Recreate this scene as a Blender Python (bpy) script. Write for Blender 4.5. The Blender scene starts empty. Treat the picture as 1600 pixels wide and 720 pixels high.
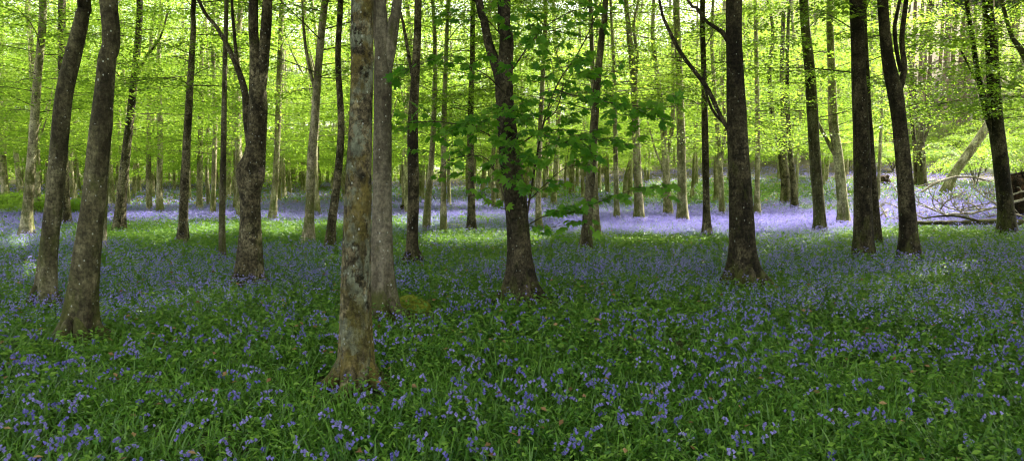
import bpy, math, random
import numpy as np
from mathutils import Vector

R = math.radians
random.seed(7)
rng = np.random.default_rng(7)
SC = bpy.context.scene
COL = SC.collection

# ------------------------------------------------------------------ camera, sky, sun, exposure
FPX = 1155.0
PITCH = math.atan((360 - 280) / FPX)
EYE = 1.6
cam_d = bpy.data.cameras.new('camera')
cam = bpy.data.objects.new('camera', cam_d)
COL.objects.link(cam)
cam.location = (0, 0, EYE)
cam.rotation_euler = (R(90) - PITCH, 0, 0)
cam_d.sensor_width = 36
cam_d.lens = FPX / 1600 * 36
cam_d.clip_end = 1500
cam_d.clip_start = 0.05
SC.camera = cam

SUN_AZ = R(52)      # to the right of the view direction (+y)
SUN_EL = R(47)
W = bpy.data.worlds.new('World')
SC.world = W
W.use_nodes = True
nt = W.node_tree
bg = nt.nodes['Background']
sky = nt.nodes.new('ShaderNodeTexSky')
sky.sky_type = 'NISHITA'
sky.sun_disc = False
sky.sun_elevation = SUN_EL
sky.sun_rotation = SUN_AZ
sky.air_density = 1.0
sky.dust_density = 2.5
hs_ = nt.nodes.new('ShaderNodeHueSaturation')      # whiter sky, desaturated to take the blue out of the shade
hs_.inputs['Saturation'].default_value = .42
nt.links.new(sky.outputs[0], hs_.inputs['Color'])
tn = nt.nodes.new('ShaderNodeMix'); tn.data_type = 'RGBA'; tn.blend_type = 'MULTIPLY'; tn.inputs[0].default_value = 1
nt.links.new(hs_.outputs[0], tn.inputs[6]); tn.inputs[7].default_value = (1.08, 1.0, .90, 1)
nt.links.new(tn.outputs[2], bg.inputs[0])
bg.inputs[1].default_value = 0.15
sd = bpy.data.lights.new('sun', 'SUN')
sd.energy = 5.0
sd.angle = R(0.5)
sd.color = (1.0, 0.94, 0.82)
sun = bpy.data.objects.new('sun', sd)
COL.objects.link(sun)
TOSUN = np.array([math.sin(SUN_AZ) * math.cos(SUN_EL), math.cos(SUN_AZ) * math.cos(SUN_EL), math.sin(SUN_EL)])
sun.rotation_euler = Vector(TOSUN).to_track_quat('Z', 'Y').to_euler()
SC.view_settings.view_transform = 'Standard'
SC.view_settings.look = 'None'
SC.view_settings.exposure = 2.05
SC.view_settings.gamma = 1
SC.view_settings.use_curve_mapping = False
cy = SC.cycles
cy.max_bounces = 7
cy.diffuse_bounces = 5
cy.glossy_bounces = 2
cy.transmission_bounces = 4
cy.transparent_max_bounces = 4
cy.use_denoising = True
cy.filter_width = 1.1
cy.sample_clamp_indirect = 6
cy.caustics_reflective = False
cy.caustics_refractive = False

# ------------------------------------------------------------------ numeric helpers
def smooth(a, b, x):
    t = np.clip((np.asarray(x, float) - a) / (b - a), 0, 1)
    return t * t * (3 - 2 * t)

def vnoise(x, y, seed=0):
    x = np.asarray(x, float); y = np.asarray(y, float)
    xi = np.floor(x).astype(np.int64); yi = np.floor(y).astype(np.int64)
    xf = x - xi; yf = y - yi
    def h(a, b):
        n = (a * 374761393 + b * 668265263 + seed * 974711) & 0x7fffffff
        n = ((n ^ (n >> 13)) * 1274126177) & 0x7fffffff
        return ((n ^ (n >> 16)) & 0xffff) / 65535.0
    u = xf * xf * (3 - 2 * xf); v = yf * yf * (3 - 2 * yf)
    return (h(xi, yi) * (1 - u) + h(xi + 1, yi) * u) * (1 - v) + (h(xi, yi + 1) * (1 - u) + h(xi + 1, yi + 1) * u) * v

def fbm(x, y, seed=0):
    return 0.55 * vnoise(x, y, seed) + 0.3 * vnoise(x * 2.1 + 5, y * 2.1, seed + 1) + 0.15 * vnoise(x * 4.3, y * 4.3 + 9, seed + 2)

def ground_z(x, y):
    x = np.asarray(x, float); y = np.asarray(y, float)
    wr = smooth(0, 20, x)
    z = 0.028 * np.maximum(0, y - 30) * (1 - wr) + 0.055 * np.maximum(0, y - 27) * wr
    z = z + 0.13 * np.maximum(0, y - 62) * smooth(18, 42, x)
    z = z + .30 * np.maximum(0, y - 84) * smooth(26, 46, x)
    far = smooth(1.5, 8, np.hypot(x, y))
    z = z + far * (0.16 * (vnoise(x / 7 + 3, y / 7, 3) - 0.5) + 0.05 * (vnoise(x / 1.7, y / 1.7, 5) - 0.5))
    return z

cp, sp = math.cos(PITCH), math.sin(PITCH)
def ray(u, v):
    a = (u - 800) / FPX; b = -(v - 360) / FPX
    return np.array([a, cp + b * sp, b * cp - sp])      # y forward component
def project(x, y, z):
    dz = z - EYE
    f = y * cp - dz * sp
    f = np.where(f < 0.05, 0.05, f)
    return 800 + FPX * x / f, 360 - FPX * (y * sp + dz * cp) / f
def on_ground(u, v):
    d = ray(u, v)
    t = 1.0
    while t < 160:
        p = d * t + [0, 0, EYE]
        if p[2] <= ground_z(p[0], p[1]):
            break
        t += 0.05
    return p
def at_depth(u, v, y):
    d = ray(u, v)
    t = y / d[1]
    return d * t + [0, 0, EYE]

# ------------------------------------------------------------------ object helpers
def build_mesh(name, V, quads=None, tris=None, mats=(), qmat=None, tmat=None, smooth_q=False, tint=None):
    me = bpy.data.meshes.new(name)
    V = np.asarray(V, np.float32)
    nq = 0 if quads is None else len(quads)
    ntr = 0 if tris is None else len(tris)
    me.vertices.add(len(V)); me.vertices.foreach_set('co', V.ravel())
    me.loops.add(nq * 4 + ntr * 3)
    me.polygons.add(nq + ntr)
    loops = []
    if nq: loops.append(np.asarray(quads, np.int32).ravel())
    if ntr: loops.append(np.asarray(tris, np.int32).ravel())
    me.loops.foreach_set('vertex_index', np.concatenate(loops))
    st = np.concatenate([np.arange(nq) * 4, nq * 4 + np.arange(ntr) * 3]).astype(np.int32)
    me.polygons.foreach_set('loop_start', st)
    mi = np.zeros(nq + ntr, np.int32)
    if qmat is not None: mi[:nq] = qmat
    if tmat is not None: mi[nq:] = tmat
    me.polygons.foreach_set('material_index', mi)
    sm = np.zeros(nq + ntr, bool)
    if smooth_q is True: sm[:] = True
    elif smooth_q is not False: sm[:nq] = smooth_q
    me.polygons.foreach_set('use_smooth', sm)
    if tint is not None:
        at = me.attributes.new('tint', 'FLOAT', 'POINT')
        at.data.foreach_set('value', np.asarray(tint, np.float32))
    for m in mats: me.materials.append(m)
    me.update(calc_edges=True)
    return me

def link(name, me, parent=None, loc=None):
    o = bpy.data.objects.new(name, me); COL.objects.link(o)
    if parent is not None: o.parent = parent
    if loc is not None: o.location = loc
    return o

def thing(name, label, cat, loc, group=None, rz=0):
    o = bpy.data.objects.new(name, None); COL.objects.link(o)
    o.empty_display_size = 0.2
    o.location = loc; o.rotation_euler = (0, 0, rz)
    o['label'] = label; o['category'] = cat
    if group: o['group'] = group
    return o

def tag(o, label, cat=None, group=None, kind=None):
    if label: o['label'] = label
    if cat: o['category'] = cat
    if group: o['group'] = group
    if kind: o['kind'] = kind
    return o

class MB:
    """collects tubes and leaves, builds one mesh"""
    def __init__(s):
        s.v = []; s.q = []; s.qm = []; s.qs = []; s.t = []; s.n = 0
    def add(s, V, Q, mat=0, sm=False, tint=None):
        V = np.asarray(V, float); Q = np.asarray(Q)
        s.v.append(V); s.q.append(Q + s.n)
        s.qm.append(np.full(len(Q), mat)); s.qs.append(np.full(len(Q), sm))
        s.t.append(np.full(len(V), 0.5) if tint is None else np.asarray(tint, float))
        s.n += len(V)
    def tube(s, P, rad, sides=6, mat=0, rough=0.0, flare=0.0, seed=0, lobes=5, burls=()):
        P = np.asarray(P, float); rad = np.asarray(rad, float); n = len(P)
        T = np.gradient(P, axis=0); T /= np.linalg.norm(T, axis=1)[:, None] + 1e-9
        ref = np.array([0, 1, 0]) if abs(T[:, 1]).max() < 0.8 else np.array([0.3, 0, 1.0])
        A = np.cross(T, ref); A /= np.linalg.norm(A, axis=1)[:, None] + 1e-9
        B = np.cross(T, A)
        th = np.linspace(0, 2 * np.pi, sides, endpoint=False)
        rr = np.repeat(rad[:, None], sides, 1)
        if rough > 0:
            L = np.concatenate([[0], np.cumsum(np.linalg.norm(np.diff(P, axis=0), axis=1))])
            LL, TT = np.meshgrid(L, th, indexing='ij')
            nz = vnoise(LL * 2.2 + seed * 3.1, (np.cos(TT) + 2) * 1.6 + seed, seed) + vnoise(LL * 2.2 + seed, (np.sin(TT) + 2) * 1.6, seed + 9) - 1
            nz2 = vnoise(LL * 9, (np.cos(TT) + 2) * 5, seed + 4) + vnoise(LL * 9, (np.sin(TT) + 2) * 5, seed + 5) - 1
            rr = rr * (1 + rough * nz + rough * 0.35 * nz2)
            if flare > 0:
                e = np.exp(-LL / 0.30)
                rr = rr * (1 + flare * e * (0.75 + 0.55 * np.cos(lobes * TT + seed) + 0.3 * np.cos(2 * TT + seed * 2))
                           + 0.10 * np.exp(-LL / 0.7) * np.cos(lobes * TT + seed))
            for (bl, bt, br, bh) in burls:
                dth = np.angle(np.exp(1j * (TT - bt)))
                rr = rr * (1 + bh * np.exp(-((LL - bl) / br) ** 2 - (dth / 0.8) ** 2))
        V = P[:, None, :] + rr[:, :, None] * (np.cos(th)[None, :, None] * A[:, None, :] + np.sin(th)[None, :, None] * B[:, None, :])
        V = V.reshape(-1, 3)
        i = np.arange(n - 1)[:, None] * sides; j = np.arange(sides)[None, :]; k = (j + 1) % sides
        Q = np.stack([i + j, i + sides + j, i + sides + k, i + k], -1).reshape(-1, 4)
        s.add(V, Q, mat, True)
        # close both ends
        for row, flip in ((0, 1), (n - 1, 0)):
            c = V[row * sides:(row + 1) * sides]
            m = sides // 2
            q = [(a, (a + 1), sides - 2 - a, sides - 1 - a) for a in range(0, m - 1)]
            if q: s.add(c, q, mat, True)
    def leaves(s, P, D, N, size, wid=0.62, mat=1, tint=None, fold=0.12):
        """kite shaped leaf: P base, D direction, N normal, size length"""
        n = len(P)
        if n == 0: return
        S = np.cross(D, N)
        size = np.broadcast_to(size, (n,))[:, None]
        a = P; c = P + D * size
        mid = P + D * size * 0.45 + N * size * fold
        b = mid + S * size * wid * 0.5; d = mid - S * size * wid * 0.5
        V = np.stack([a, b, c, d], 1).reshape(-1, 3)
        Q = np.arange(n * 4).reshape(-1, 4)
        t = rng.random(n) if tint is None else tint
        s.add(V, Q, mat, False, np.repeat(t, 4))
    def mesh(s, name, mats):
        return build_mesh(name, np.concatenate(s.v), np.concatenate(s.q), mats=mats, qmat=np.concatenate(s.qm),
                          smooth_q=np.concatenate(s.qs), tint=np.concatenate(s.t))

def norm(a): return a / (np.linalg.norm(a, axis=-1, keepdims=True) + 1e-9)

def catmull(P, step):
    P = np.asarray(P, float)
    if len(P) < 3:
        n = max(2, int(np.linalg.norm(P[-1] - P[0]) / step)); t = np.linspace(0, 1, n)[:, None]
        return P[0] * (1 - t) + P[-1] * t
    out = []
    Q = np.vstack([2 * P[0] - P[1], P, 2 * P[-1] - P[-2]])
    for i in range(1, len(Q) - 2):
        n = max(2, int(np.linalg.norm((Q[i + 1] - Q[i])[:3]) / step)); t = np.linspace(0, 1, n, endpoint=False)[:, None]
        p0, p1, p2, p3 = Q[i - 1], Q[i], Q[i + 1], Q[i + 2]
        out.append(0.5 * (2 * p1 + (p2 - p0) * t + (2 * p0 - 5 * p1 + 4 * p2 - p3) * t ** 2 + (3 * p1 - p0 - 3 * p2 + p3) * t ** 3))
    out.append(P[-1:])
    return np.vstack(out)

# ------------------------------------------------------------------ materials
def new_mat(name):
    m = bpy.data.materials.new(name); m.use_nodes = True
    m.node_tree.nodes.clear()
    return m, m.node_tree.nodes, m.node_tree.links

def ramp(N, stops, interp='LINEAR'):
    r = N.new('ShaderNodeValToRGB'); cr = r.color_ramp; cr.interpolation = interp
    while len(cr.elements) < len(stops): cr.elements.new(0.5)
    for e, (p, c) in zip(cr.elements, stops):
        e.position = p; e.color = (c if isinstance(c, tuple) else (c, c, c)) + (1,)
    return r

def leaf_material(name, c_lo, c_hi, t_lo, t_hi, trans=0.5, rough=0.45, objvar=0.25, coat=0.3):
    m, N, L = new_mat(name)
    at = N.new('ShaderNodeAttribute'); at.attribute_name = 'tint'
    oi = N.new('ShaderNodeObjectInfo')
    ad = N.new('ShaderNodeMath'); ad.operation = 'MULTIPLY_ADD'; ad.inputs[1].default_value = objvar
    L.new(oi.outputs['Random'], ad.inputs[0])
    ml = N.new('ShaderNodeMath'); ml.operation = 'MULTIPLY_ADD'; ml.inputs[1].default_value = 1 - objvar
    L.new(at.outputs['Fac'], ml.inputs[0]); ad.inputs[2].default_value = 0
    L.new(ad.outputs[0], ml.inputs[2])
    r1 = ramp(N, [(0, c_lo), (1, c_hi)]); r2 = ramp(N, [(0, t_lo), (1, t_hi)])
    L.new(ml.outputs[0], r1.inputs[0]); L.new(ml.outputs[0], r2.inputs[0])
    p = N.new('ShaderNodeBsdfPrincipled'); p.inputs['Roughness'].default_value = rough
    p.inputs['Specular IOR Level'].default_value = coat
    L.new(r1.outputs[0], p.inputs['Base Color'])
    t = N.new('ShaderNodeBsdfTranslucent'); L.new(r2.outputs[0], t.inputs[0])
    mx = N.new('ShaderNodeMixShader'); mx.inputs[0].default_value = trans
    L.new(p.outputs[0], mx.inputs[1]); L.new(t.outputs[0], mx.inputs[2])
    o = N.new('ShaderNodeOutputMaterial'); L.new(mx.outputs[0], o.inputs[0])
    return m

M_BEECH = leaf_material('beech_leaf', (.10, .18, .022), (.19, .27, .035), (.22, .42, .03), (.50, .69, .07), 0.57)
M_SYC = leaf_material('lobed_leaf', (.05, .16, .022), (.15, .30, .035), (.13, .44, .025), (.34, .66, .045), 0.5, 0.5, 0.0, 0.25)
M_SHRUB = leaf_material('shrub_leaf', (.10, .21, .025), (.18, .29, .035), (.30, .52, .04), (.48, .66, .07), 0.5)
M_PINE = leaf_material('pine_needle', (.03, .07, .02), (.06, .11, .03), (.05, .1, .02), (.08, .15, .03), 0.25)
M_BLADE = leaf_material('bluebell_leaf', (.016, .075, .010), (.155, .31, .045), (.10, .31, .025), (.30, .55, .06), 0.18, 0.36, 0.0, 0.4)
M_HERB = leaf_material('herb_leaf', (.045, .14, .02), (.18, .32, .045), (.14, .30, .03), (.34, .54, .07), 0.28, 0.5, 0.0)
M_FLOWER = leaf_material('bluebell_petal', (.14, .13, .55), (.42, .37, .86), (.2, .18, .68), (.50, .44, .9), 0.35, 0.6, 0.0, 0.2)
M_STEM = leaf_material('flower_stem', (.07, .17, .04), (.1, .2, .05), (.1, .3, .05), (.12, .3, .05), 0.2, 0.5, 0.0)
M_LITTER = leaf_material('dead_leaf', (.16, .09, .04), (.36, .23, .12), (.3, .16, .06), (.4, .2, .1), 0.2, 0.7, 0.0)

def bark_material(name, dark, mid, light, moss=0.5, moss_h=1.5, moss_col=(.075, .085, .018), spots=0.3, lichen=0.0, rough=0.5,
                  spot_col=(.5, .52, .48), fine=1.0):
    m, N, L = new_mat(name)
    tc = N.new('ShaderNodeTexCoord'); oi = N.new('ShaderNodeObjectInfo')
    off = N.new('ShaderNodeVectorMath'); off.operation = 'MULTIPLY_ADD'
    off.inputs[1].default_value = (13.7, 7.3, 21.1); cb = N.new('ShaderNodeCombineXYZ')
    for i in range(3): L.new(oi.outputs['Random'], cb.inputs[i])
    L.new(cb.outputs[0], off.inputs[0]); L.new(tc.outputs['Object'], off.inputs[2])
    def noise(scale, vec_scale=(1, 1, 1), detail=5, rgh=.6):
        mp = N.new('ShaderNodeMapping'); mp.inputs['Scale'].default_value = vec_scale
        L.new(off.outputs[0], mp.inputs[0])
        n = N.new('ShaderNodeTexNoise'); n.inputs['Scale'].default_value = scale; n.inputs['Detail'].default_value = detail
        n.inputs['Roughness'].default_value = rgh
        L.new(mp.outputs[0], n.inputs[0]); return n
    n1 = noise(3.2, (1, 1, .35), 6, .65)
    r1 = ramp(N, [(.39, dark), (.50, mid), (.61, light)]); L.new(n1.outputs[0], r1.inputs[0])
    col = r1.outputs[0]
    def mix(fac, c2, cur, blend='MIX'):
        x = N.new('ShaderNodeMix'); x.data_type = 'RGBA'; x.blend_type = blend
        if hasattr(fac, 'links'): L.new(fac, x.inputs[0])
        else: x.inputs[0].default_value = fac
        L.new(cur, x.inputs[6])
        if isinstance(c2, tuple): x.inputs[7].default_value = c2 + (1,)
        else: L.new(c2, x.inputs[7])
        return x.outputs[2]
    # horizontal creases
    n2 = noise(4, (1, 1, 3.2), 6, .7)
    r2 = ramp(N, [(.38, .30), (.49, 1.0)]); L.new(n2.outputs[0], r2.inputs[0])
    col = mix(0.55 * rough + 0.25, r2.outputs[0], col, 'MULTIPLY')
    # dark blotches and scars
    n6 = noise(4.5, (1, 1, .8), 8, .70)
    r6 = ramp(N, [(.53, 0.0), (.57, .8 * rough + .15)]); L.new(n6.outputs[0], r6.inputs[0])
    col = mix(r6.outputs[0], tuple(c * .45 for c in dark), col)
    # fine crust
    n3 = noise(34, (1, 1, .8), 5, .7)
    r3 = ramp(N, [(.41, .35), (.58, 1.35)]); L.new(n3.outputs[0], r3.inputs[0])
    col = mix(0.25 + 0.5 * rough, r3.outputs[0], col, 'MULTIPLY')
    # crusty lichen patches
    if lichen > 0:
        n4 = noise(8, (1, 1, .8), 8, .74)
        r4 = ramp(N, [(.50, 0.0), (.55, 0.95)]); L.new(n4.outputs[0], r4.inputs[0])
        col = mix(r4.outputs[0], (.24, .26, .19), col)
        n4b = noise(3.1, (1, 1, .6), 7, .7)
        r4b = ramp(N, [(.50, 0.0), (.58, 0.85)]); L.new(n4b.outputs[0], r4b.inputs[0])
        col = mix(r4b.outputs[0], (.19, .15, .04), col)
    # moss, more towards the foot
    sx = N.new('ShaderNodeSeparateXYZ'); L.new(tc.outputs['Object'], sx.inputs[0])
    mr = N.new('ShaderNodeMapRange'); mr.inputs['From Min'].default_value = 0; mr.inputs['From Max'].default_value = moss_h
    mr.inputs['To Min'].default_value = .20 * moss; mr.inputs['To Max'].default_value = -0.10 + .08 * moss
    L.new(sx.outputs[2], mr.inputs[0])
    n5 = noise(4.5, (1, 1, .45), 7, .7)
    ad = N.new('ShaderNodeMath'); ad.operation = 'ADD'; L.new(n5.outputs[0], ad.inputs[0]); L.new(mr.outputs[0], ad.inputs[1])
    r5 = ramp(N, [(.53, 0.0), (.66, 0.85)]); L.new(ad.outputs[0], r5.inputs[0])
    col = mix(r5.outputs[0], moss_col, col)
    r7 = ramp(N, [(.42, .45), (.56, 1.2)]); L.new(n3.outputs[0], r7.inputs[0])
    col = mix(.2 + .35 * rough, r7.outputs[0], col, 'MULTIPLY')
    n8 = noise(11, (1, 1, .55), 6, .7); r8 = ramp(N, [(.42, .5), (.56, 1.15)]); L.new(n8.outputs[0], r8.inputs[0])
    col = mix(.35 + .45 * rough, r8.outputs[0], col, 'MULTIPLY')
    # pale spots
    if spots > 0:
        for sc_, th in ((10, .10), (26, .17)):
            mp = N.new('ShaderNodeMapping'); mp.inputs['Scale'].default_value = (1, 1, .7); L.new(off.outputs[0], mp.inputs[0])
            vo = N.new('ShaderNodeTexVoronoi'); vo.inputs['Scale'].default_value = sc_; L.new(mp.outputs[0], vo.inputs[0])
            lt = N.new('ShaderNodeMath'); lt.operation = 'LESS_THAN'; lt.inputs[1].default_value = th; L.new(vo.outputs['Distance'], lt.inputs[0])
            sc = N.new('ShaderNodeSeparateColor'); L.new(vo.outputs['Color'], sc.inputs[0])
            l2 = N.new('ShaderNodeMath'); l2.operation = 'LESS_THAN'; l2.inputs[1].default_value = spots; L.new(sc.outputs[0], l2.inputs[0])
            mm = N.new('ShaderNodeMath'); mm.operation = 'MULTIPLY'; L.new(lt.outputs[0], mm.inputs[0]); L.new(l2.outputs[0], mm.inputs[1])
            m2 = N.new('ShaderNodeMath'); m2.operation = 'MULTIPLY'; m2.inputs[1].default_value = .75; L.new(mm.outputs[0], m2.inputs[0])
            col = mix(m2.outputs[0], spot_col, col)
    p = N.new('ShaderNodeBsdfPrincipled'); L.new(col, p.inputs['Base Color'])
    p.inputs['Roughness'].default_value = .85; p.inputs['Specular IOR Level'].default_value = .25
    b1 = N.new('ShaderNodeBump'); b1.inputs['Strength'].default_value = .5 + .5 * rough; b1.inputs['Distance'].default_value = .02 + .02 * rough
    L.new(n3.outputs[0], b1.inputs['Height'])
    b2 = N.new('ShaderNodeBump'); b2.inputs['Strength'].default_value = .6; b2.inputs['Distance'].default_value = .05
    L.new(n2.outputs[0], b2.inputs['Height']); L.new(b1.outputs[0], b2.inputs['Normal']); L.new(b2.outputs[0], p.inputs['Normal'])
    o = N.new('ShaderNodeOutputMaterial'); L.new(p.outputs[0], o.inputs[0])
    return m

B_GREY = bark_material('bark_grey_beech', (.045, .037, .020), (.125, .112, .062), (.25, .23, .14), moss=.6, spots=.35, rough=.35)
B_SMOOTH = bark_material('bark_smooth_grey', (.085, .07, .05), (.16, .14, .10), (.23, .205, .155), moss=.7, moss_h=1.0, spots=.2, rough=.15)
B_CRUST = bark_material('bark_lichen_crusted', (.045, .038, .022), (.17, .14, .085), (.34, .29, .17), moss=.45, moss_h=1.2, spots=.3, lichen=.6, rough=1.0, moss_col=(.13, .115, .025))
B_SHADED = bark_material('bark_shaded_mossy', (.025, .020, .012), (.075, .062, .036), (.15, .128, .078), moss=.75, moss_h=.9, spots=.24, rough=.7, spot_col=(.36, .38, .32), moss_col=(.085, .095, .02))  # shade on the trunks put into this dark bark colour, under real moss
B_WARM = bark_material('bark_warm_beech', (.05, .04, .022), (.14, .118, .068), (.28, .245, .15), moss=.45, moss_h=1.2, spots=.3, rough=.8)
B_FAR_LIT = bark_material('bark_sunlit_beech', (.20, .17, .10), (.42, .37, .24), (.60, .54, .39), moss=.6, moss_h=4, spots=.2, rough=.4, moss_col=(.12, .14, .03))  # sunlight on the far trunks put into this pale beech colour
B_PINE = bark_material('bark_pine_sunlit', (.22, .15, .10), (.38, .28, .20), (.55, .44, .33), moss=.1, spots=0, rough=.6)  # colour boosted to stand in for sun on the pine trunks
B_TWIG = bark_material('bark_twig', (.05, .042, .028), (.10, .085, .055), (.16, .14, .09), moss=0, spots=0, rough=.3)
B_DEAD = bark_material('dead_pale_wood', (.24, .20, .16), (.42, .37, .30), (.6, .55, .47), moss=.1, spots=0, rough=.4)
B_SOIL = bark_material('root_plate_soil', (.02, .012, .008), (.07, .035, .02), (.14, .075, .045), moss=0, spots=.05, rough=1.0)
B_MOSSLOG = bark_material('moss_cushion', (.09, .10, .012), (.18, .21, .025), (.28, .32, .04), moss=1.2, moss_h=4, spots=0, rough=.5, moss_col=(.26, .30, .03))

def ground_material():
    m, N, L = new_mat('woodland_floor')
    tc = N.new('ShaderNodeTexCoord')
    def noise(s, d=6):
        n = N.new('ShaderNodeTexNoise'); n.inputs['Scale'].default_value = s; n.inputs['Detail'].default_value = d
        n.inputs['Roughness'].default_value = .65
        L.new(tc.outputs['Object'], n.inputs[0]); return n
    a = noise(22); ra = ramp(N, [(.3, (.04, .032, .016)), (.5, (.11, .088, .045)), (.7, (.25, .20, .11))]); L.new(a.outputs[0], ra.inputs[0])
    b = noise(9); rb = ramp(N, [(.3, (.012, .028, .008)), (.7, (.04, .075, .018))]); L.new(b.outputs[0], rb.inputs[0])
    c = noise(.35); rc = ramp(N, [(.42, 0.0), (.56, 1.0)]); L.new(c.outputs[0], rc.inputs[0])
    sy = N.new('ShaderNodeSeparateXYZ'); L.new(tc.outputs['Object'], sy.inputs[0])
    my = N.new('ShaderNodeMapRange'); my.inputs['From Min'].default_value = 60; my.inputs['From Max'].default_value = 74
    my.inputs['To Min'].default_value = 1; my.inputs['To Max'].default_value = .12; L.new(sy.outputs[1], my.inputs[0])
    mu = N.new('ShaderNodeMath'); mu.operation = 'MULTIPLY'; L.new(rc.outputs[0], mu.inputs[0]); L.new(my.outputs[0], mu.inputs[1])
    x = N.new('ShaderNodeMix'); x.data_type = 'RGBA'; L.new(mu.outputs[0], x.inputs[0]); L.new(ra.outputs[0], x.inputs[6]); L.new(rb.outputs[0], x.inputs[7])
    p = N.new('ShaderNodeBsdfPrincipled'); L.new(x.outputs[2], p.inputs['Base Color']); p.inputs['Roughness'].default_value = .95
    bm = N.new('ShaderNodeBump'); bm.inputs['Distance'].default_value = .06; L.new(a.outputs[0], bm.inputs['Height']); L.new(bm.outputs[0], p.inputs['Normal'])
    o = N.new('ShaderNodeOutputMaterial'); L.new(p.outputs[0], o.inputs[0])
    return m

# ------------------------------------------------------------------ ground: one sheet to the horizon
def axis_samples():
    a = [0.0]; s = .35
    while a[-1] < 900:
        if a[-1] > 40: s *= 1.12
        a.append(a[-1] + s)
    return np.array(a)
ax = axis_samples()
gx = np.concatenate([-ax[:0:-1], ax]); gy = gx.copy()
gx = gx[(np.abs(gx) < 900)]; gy = gx[gx > -500]
# finer rows only forward of the camera
GX, GY = np.meshgrid(gx, gy)
GZ = ground_z(np.clip(GX, -150, 150), np.clip(GY, -50, 150))
nx = len(gx); ny = len(gy)
ii = (np.arange(ny - 1)[:, None] * nx + np.arange(nx - 1)[None, :]).ravel()
me = build_mesh('ground', np.stack([GX, GY, GZ], -1).reshape(-1, 3), np.stack([ii, ii + 1, ii + nx + 1, ii + nx], 1),
                mats=[ground_material()], smooth_q=True)
g = link('ground', me); g['kind'] = 'structure'; g['label'] = 'woodland floor of soil, moss and leaf litter'

# ------------------------------------------------------------------ ground patches the canopy is cut open for, to let sun in
LIT = [  # pixel-space ellipses on the ground of the photograph: u0, u1, v0, v1
    (830, 1360, 349, 374), (640, 850, 367, 392), (1000, 1300, 366, 372), (930, 1110, 383, 389),
    (1080, 1380, 262, 288), (0, 36, 372, 402), (0, 120, 318, 334), (150, 330, 340, 354), (330, 470, 338, 350),
    (280, 370, 352, 372), (400, 470, 363, 377), (640, 850, 316, 330), (215, 300, 300, 330), (610, 700, 352, 362), (0, 60, 425, 445), (215, 262, 384, 392)]
def lit_amount(gx_, gy_):
    u, v = project(gx_, gy_, ground_z(gx_, gy_))
    n = (fbm(gx_ * .8, gy_ * .5, 21) - .5)
    out = np.zeros(np.shape(gx_))
    for (a, b, c, d) in LIT:
        r = np.abs((u - (a + b) / 2) / ((b - a) / 2)) ** 3 + np.abs((v - (c + d) / 2) / ((d - c) / 2)) ** 3
        out = np.maximum(out, 1 - smooth(.6, 1.3, r + n * 1.0))
    out = np.where((gy_ < 6) | (gy_ > 130), 0, out)
    return out
def sun_ground(P):
    """where the shadow of point P lands"""
    z = np.maximum(P[:, 2], 0)
    t = z / TOSUN[2]
    x = P[:, 0] - TOSUN[0] * t; y = P[:, 1] - TOSUN[1] * t
    gz = ground_z(x, y)
    t = np.maximum(P[:, 2] - gz, 0) / TOSUN[2]
    return P[:, 0] - TOSUN[0] * t, P[:, 1] - TOSUN[1] * t

def keep_leaf(P, base):
    """gaps cut in the canopy to let sun onto the LIT patches: which leaves (world position) stay"""
    gx_, gy_ = sun_ground(P)
    lit = lit_amount(gx_, gy_)
    h = P[:, 2] - ground_z(P[:, 0], P[:, 1])
    dist = gy_
    k = np.ones(len(P))
    # upper canopy thinned in patches to let sun into the middle and back
    patch = smooth(.40, .60, fbm(gx_ * .33, gy_ * .33, 40))
    thin = smooth(24, 30, dist)
    up = smooth(6, 9, h)
    k *= 1 - thin * up * (0.45 + 0.5 * patch)
    k *= np.where((dist > 23) & (P[:, 2] > EYE + 1.5 + .27 * P[:, 1]), .45, 1)
    k *= 1 - lit * np.where(h > 5.5, .99, .85)
    # the open ride at the right, through which the pines show
    q = P[:, 0] / np.maximum(P[:, 1], 1) + .04 * (fbm(P[:, 1] * .3, P[:, 2] * .5, 90) - .5)
    top = EYE + P[:, 1] * (.20 + .05 * (fbm(P[:, 0] * .6, P[:, 1] * .3, 91) - .5) - .9 * (q - .565) ** 2 * 20)
    k *= np.where((q > .515) & (q < .625) & (P[:, 1] > 21) & (P[:, 2] < top), .12, 1)
    return rng.random(len(P)) < k

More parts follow.
